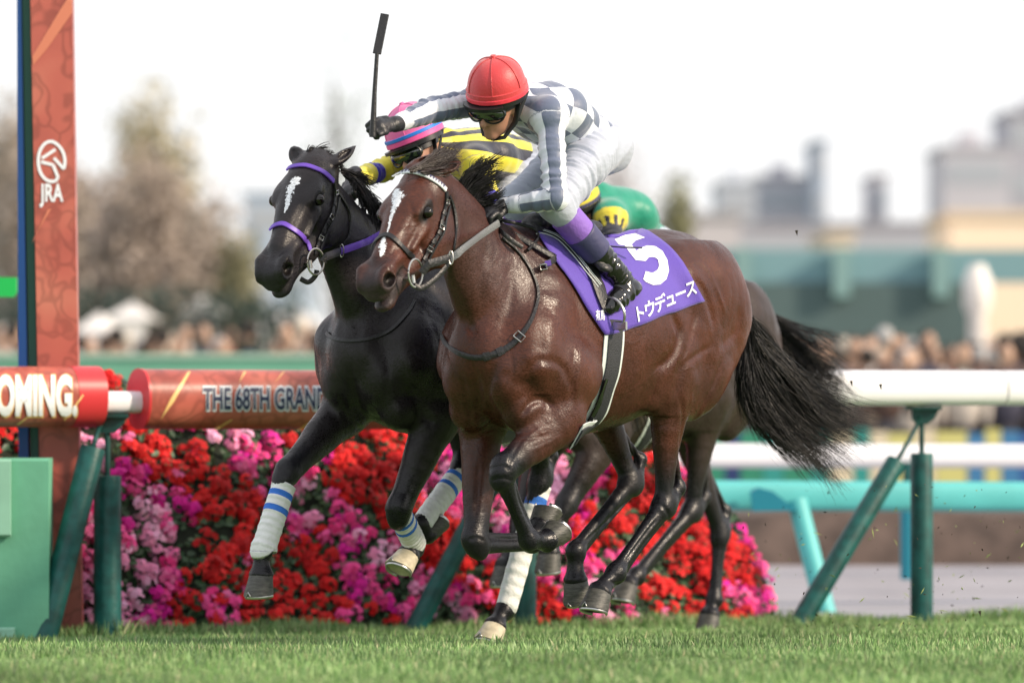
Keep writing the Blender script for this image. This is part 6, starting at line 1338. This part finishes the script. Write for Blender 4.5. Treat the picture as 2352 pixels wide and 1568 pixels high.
# ---- rider two
J2 = dict(pelvis=P(1215, 375, 0), chest=P(1090, 360, 0), neck=P(1020, 335, 0), head=P(962, 345, 0), hax=hax(f2, -4, 20, 12),
  shL=P(1095, 378, .165), shR=P(945, 352, -.165), elL=P(1118, 455, .26), elR=P(876, 394, -.22), wrL=P(1075, 500, .07), wrR=P(812, 408, -.12),
  hipL=P(1225, 385, .095), hipR=P(1190, 385, -.095), knL=P(1130, 520, .17), knR=P(1050, 520, -.17), anL=P(1230, 680, .26), toL=P(1200, 725, .27))
J2['anR'] = J2['anL']*np.array([1, -1, 1]); J2['toR'] = J2['toL']*np.array([1, -1, 1])
J2['handL'] = (P(1040, 505, .06)-J2['wrL'], (0, .3, 1), .9, -1); J2['handR'] = (P(805, 425, -.1)-J2['wrR'], (0, -.3, 1), .9, 1)
PINKCAP = mat('pink_helmet_silk', (.72, .13, .36), .5, sheen=.3, bump=.15, bscale=120); PINKB = mat('pink_helmet_edge', (.8, .1, .33), .4); BLUEB = mat('blue_helmet_stripe', (.02, .2, .68), .4)
SILK2 = mat_silk('yellow_striped_silk', (.78, .70, .06), (.020, .022, .04), (.05, .04, .45))
rider(f2, J2, 'jockey', 'jockey in yellow silks with black stripes and blue arm bands, pink helmet', SILK2, 'stripes', (PINKCAP, PINKB, BLUEB), res=.008)
sad2 = empty('racing_saddle', tuple(f2.W((-.3, 0, 1.72))[0])); tag(sad2, 'black saddle with girth on the near black horse', 'saddle')
S = Sculpt((-.75, -.35, 1.35), (.2, .35, 1.95), .008); S.chain([(-.08, 0, 1.73), (-.22, 0, 1.71), (-.36, 0, 1.71), (-.46, 0, 1.72)], [.04, .035, .035, .03], .02, [1.4, 1.9, 2.1, 2.2], (0, 1, 0)); V, F = S.mesh(1); mesh_np('seat', f2.W(V), F, LEATHER, sad2)
# ---------------------------------------------------------------- horse three: dark brown, behind
f3 = Frame(37, .32, 22.8); P = f3.P
H3 = {'eyeL': (1010, 560)}
o3 = f3.W((.55, 0, 1.75))[0]
hd3 = Head(f3, [[-0.375, 0.849, -0.373], [-0.657, -0.527, -0.539], [-0.654, 0.043, 0.755]], (o3[0], o3[2]), o3[1], {'nose': tuple(Head.proj((np.array([[-0.375, 0.849, -0.373], [-0.657, -0.527, -0.539], [-0.654, 0.043, 0.755]])@(np.array([.585, 0, .03])*1.06)+o3)[None])[0])})
legs3 = [('f', (.13, .17, 1.14), (.05, .19, .86), P(1297, 1165, .13), P(1262, 1252, .13), P(1262, 1268, .13), P(1250, 1300, .13)),
         ('f', (.13, -.17, 1.14), (.03, -.18, .84), P(1196, 1205, -.13), P(1172, 1278, -.13), P(1160, 1300, -.13), P(1135, 1352, -.13)),
         ('h', (-1.02, .14, 1.37), (-.72, .19, 1.02), P(1590, 1172, .13), P(1462, 1320, .12), P(1442, 1342, .12), P(1412, 1376, .12)),
         ('h', (-1.02, -.14, 1.37), (-1.0, -.19, 1.0), P(1655, 1222, -.13), P(1640, 1375, -.13), P(1630, 1410, -.13), P(1612, 1446, -.13))]
neck3 = [((.06, 0, 1.30), .28, .55), ((.20, 0, 1.38), .21, .50), ((.33, 0, 1.50), .17, .46), ((.44, 0, 1.60), .14, .5), ((.53, 0, 1.69), .11, .62)]
V, F = make_horse('h3', '', f3, hd3, legs3, None, res=.009, neck=neck3, dz=-.12, ears=[(hd3.pt(0, .06, .075), hd3.pt(-.06, .1, .2), .9), (hd3.pt(0, -.06, .075), hd3.pt(-.06, -.1, .2), .9)])
DBR = ((.035, .022, .019), (.010, .010, .013), (.014, .012, .014))
root3, sk3, _, _ = finish_horse(f3, V, F, hd3, legs3, 'horse', 'dark brown horse galloping behind the other two, rump and hind legs showing', DBR, [], [], group='racehorses galloping side by side')
TG3 = [[(1752,728,0),(1790,735,.05),(1840,765,.12),(1890,790,.2),(1935,835,.25)], [(1756,740,.01),(1800,765,.05),(1850,815,.12),(1905,870,.2),(1945,930,.25)], [(1758,755,.01),(1800,800,.05),(1845,865,.12),(1900,930,.2),(1940,1000,.25)],
       [(1758,770,.01),(1790,830,.05),(1835,900,.1),(1880,970,.16),(1905,1040,.2)], [(1756,785,.01),(1780,860,.05),(1815,930,.1),(1850,990,.14),(1880,1050,.18)]]
hair('tail', f3, [Pg(f3, g) for g in TG3], 850, BLACKHAIR, root3, r=.0021, spread=.03, seg=14, seed=24, wav=.008)
hair('mane', f3, [[(.5, 0, 1.83), (.46, .02, 1.88), (.40, .03, 1.88)], [(.2, 0, 1.66), (.16, .02, 1.70), (.08, .03, 1.70)]], 200, BLACKHAIR, root3, r=.003, spread=.02, seg=7, seed=25)
sad3 = empty('racing_saddle', tuple(f3.W((-.3, 0, 1.64))[0])); tag(sad3, 'saddle with a black, white edged girth on the dark brown horse behind', 'saddle')
S = Sculpt((-.75, -.35, 1.35), (.2, .35, 1.95), .008); S.chain([(-.08, 0, 1.65), (-.22, 0, 1.63), (-.36, 0, 1.63), (-.46, 0, 1.64)], [.04, .035, .035, .03], .02, [1.4, 1.9, 2.1, 2.2], (0, 1, 0)); V, F = S.mesh(1); mesh_np('seat', f3.W(V), F, LEATHER, sad3)
gl = [f3.W(q)[0] for q in [(-.20, .30, 1.40), (-.22, .30, 1.2), (-.24, .28, 1.02), (-.26, .22, .90), (-.27, .12, .80), (-.27, .02, .77)]]; Pa, Na = [], []
for q in resample(spline(np.array(gl), 6), 40): a_, n_ = sk3.near(q); Pa.append(a_); Na.append(n_)
Pa, Na = np.array(Pa), np.array(Na); Pb, Nb = both_sides(f3, Pa, Na)
mb = MB(); ribbon(mb, Pa, Na, .092, .006, .002); ribbon(mb, Pb[::-1], Nb[::-1], .092, .006, .002); mb.build('girth_pad', PADWHITE, sad3, smooth=True)
mb = MB(); ribbon(mb, Pa, Na, .060, .006, .009); ribbon(mb, Pb[::-1], Nb[::-1], .060, .006, .009); mb.build('girth', WEB, sad3, smooth=True)
# ---- rider three
J3 = dict(pelvis=P(1486, 572, 0), chest=P(1424, 492, 0), neck=P(1374, 455, 0), head=P(1322, 490, 0), hax=hax(f3, 0, 25, 0),
  shL=P(1402, 498, .165), shR=P(1330, 470, -.165), elL=P(1408, 560, .24), elR=P(1270, 540, -.24), wrL=P(1330, 575, .07), wrR=P(1290, 575, -.07),
  hipL=P(1492, 580, .095), hipR=P(1465, 580, -.095), knL=P(1420, 640, .17), knR=P(1340, 640, -.17), anL=P(1490, 770, .26), toL=P(1460, 805, .27))
J3['anR'] = J3['anL']*np.array([1, -1, 1]); J3['toR'] = J3['toL']*np.array([1, -1, 1])
J3['handL'] = (P(1300, 580, .06)-J3['wrL'], (0, .3, 1), .9, -1); J3['handR'] = (P(1260, 580, -.06)-J3['wrR'], (0, -.3, 1), .9, 1)
GREENCAP = mat('yellow_helmet_silk', (.7, .6, .06), .5); SILK3 = mat_silk('green_silk', (.012, .26, .175), (.72, .60, .05), (.018, .02, .035))
rider(f3, J3, 'jockey', 'jockey in green silks with jagged yellow and black sleeves, behind the number cloth', SILK3, 'plain', (GREENCAP, NAVY), res=.009)
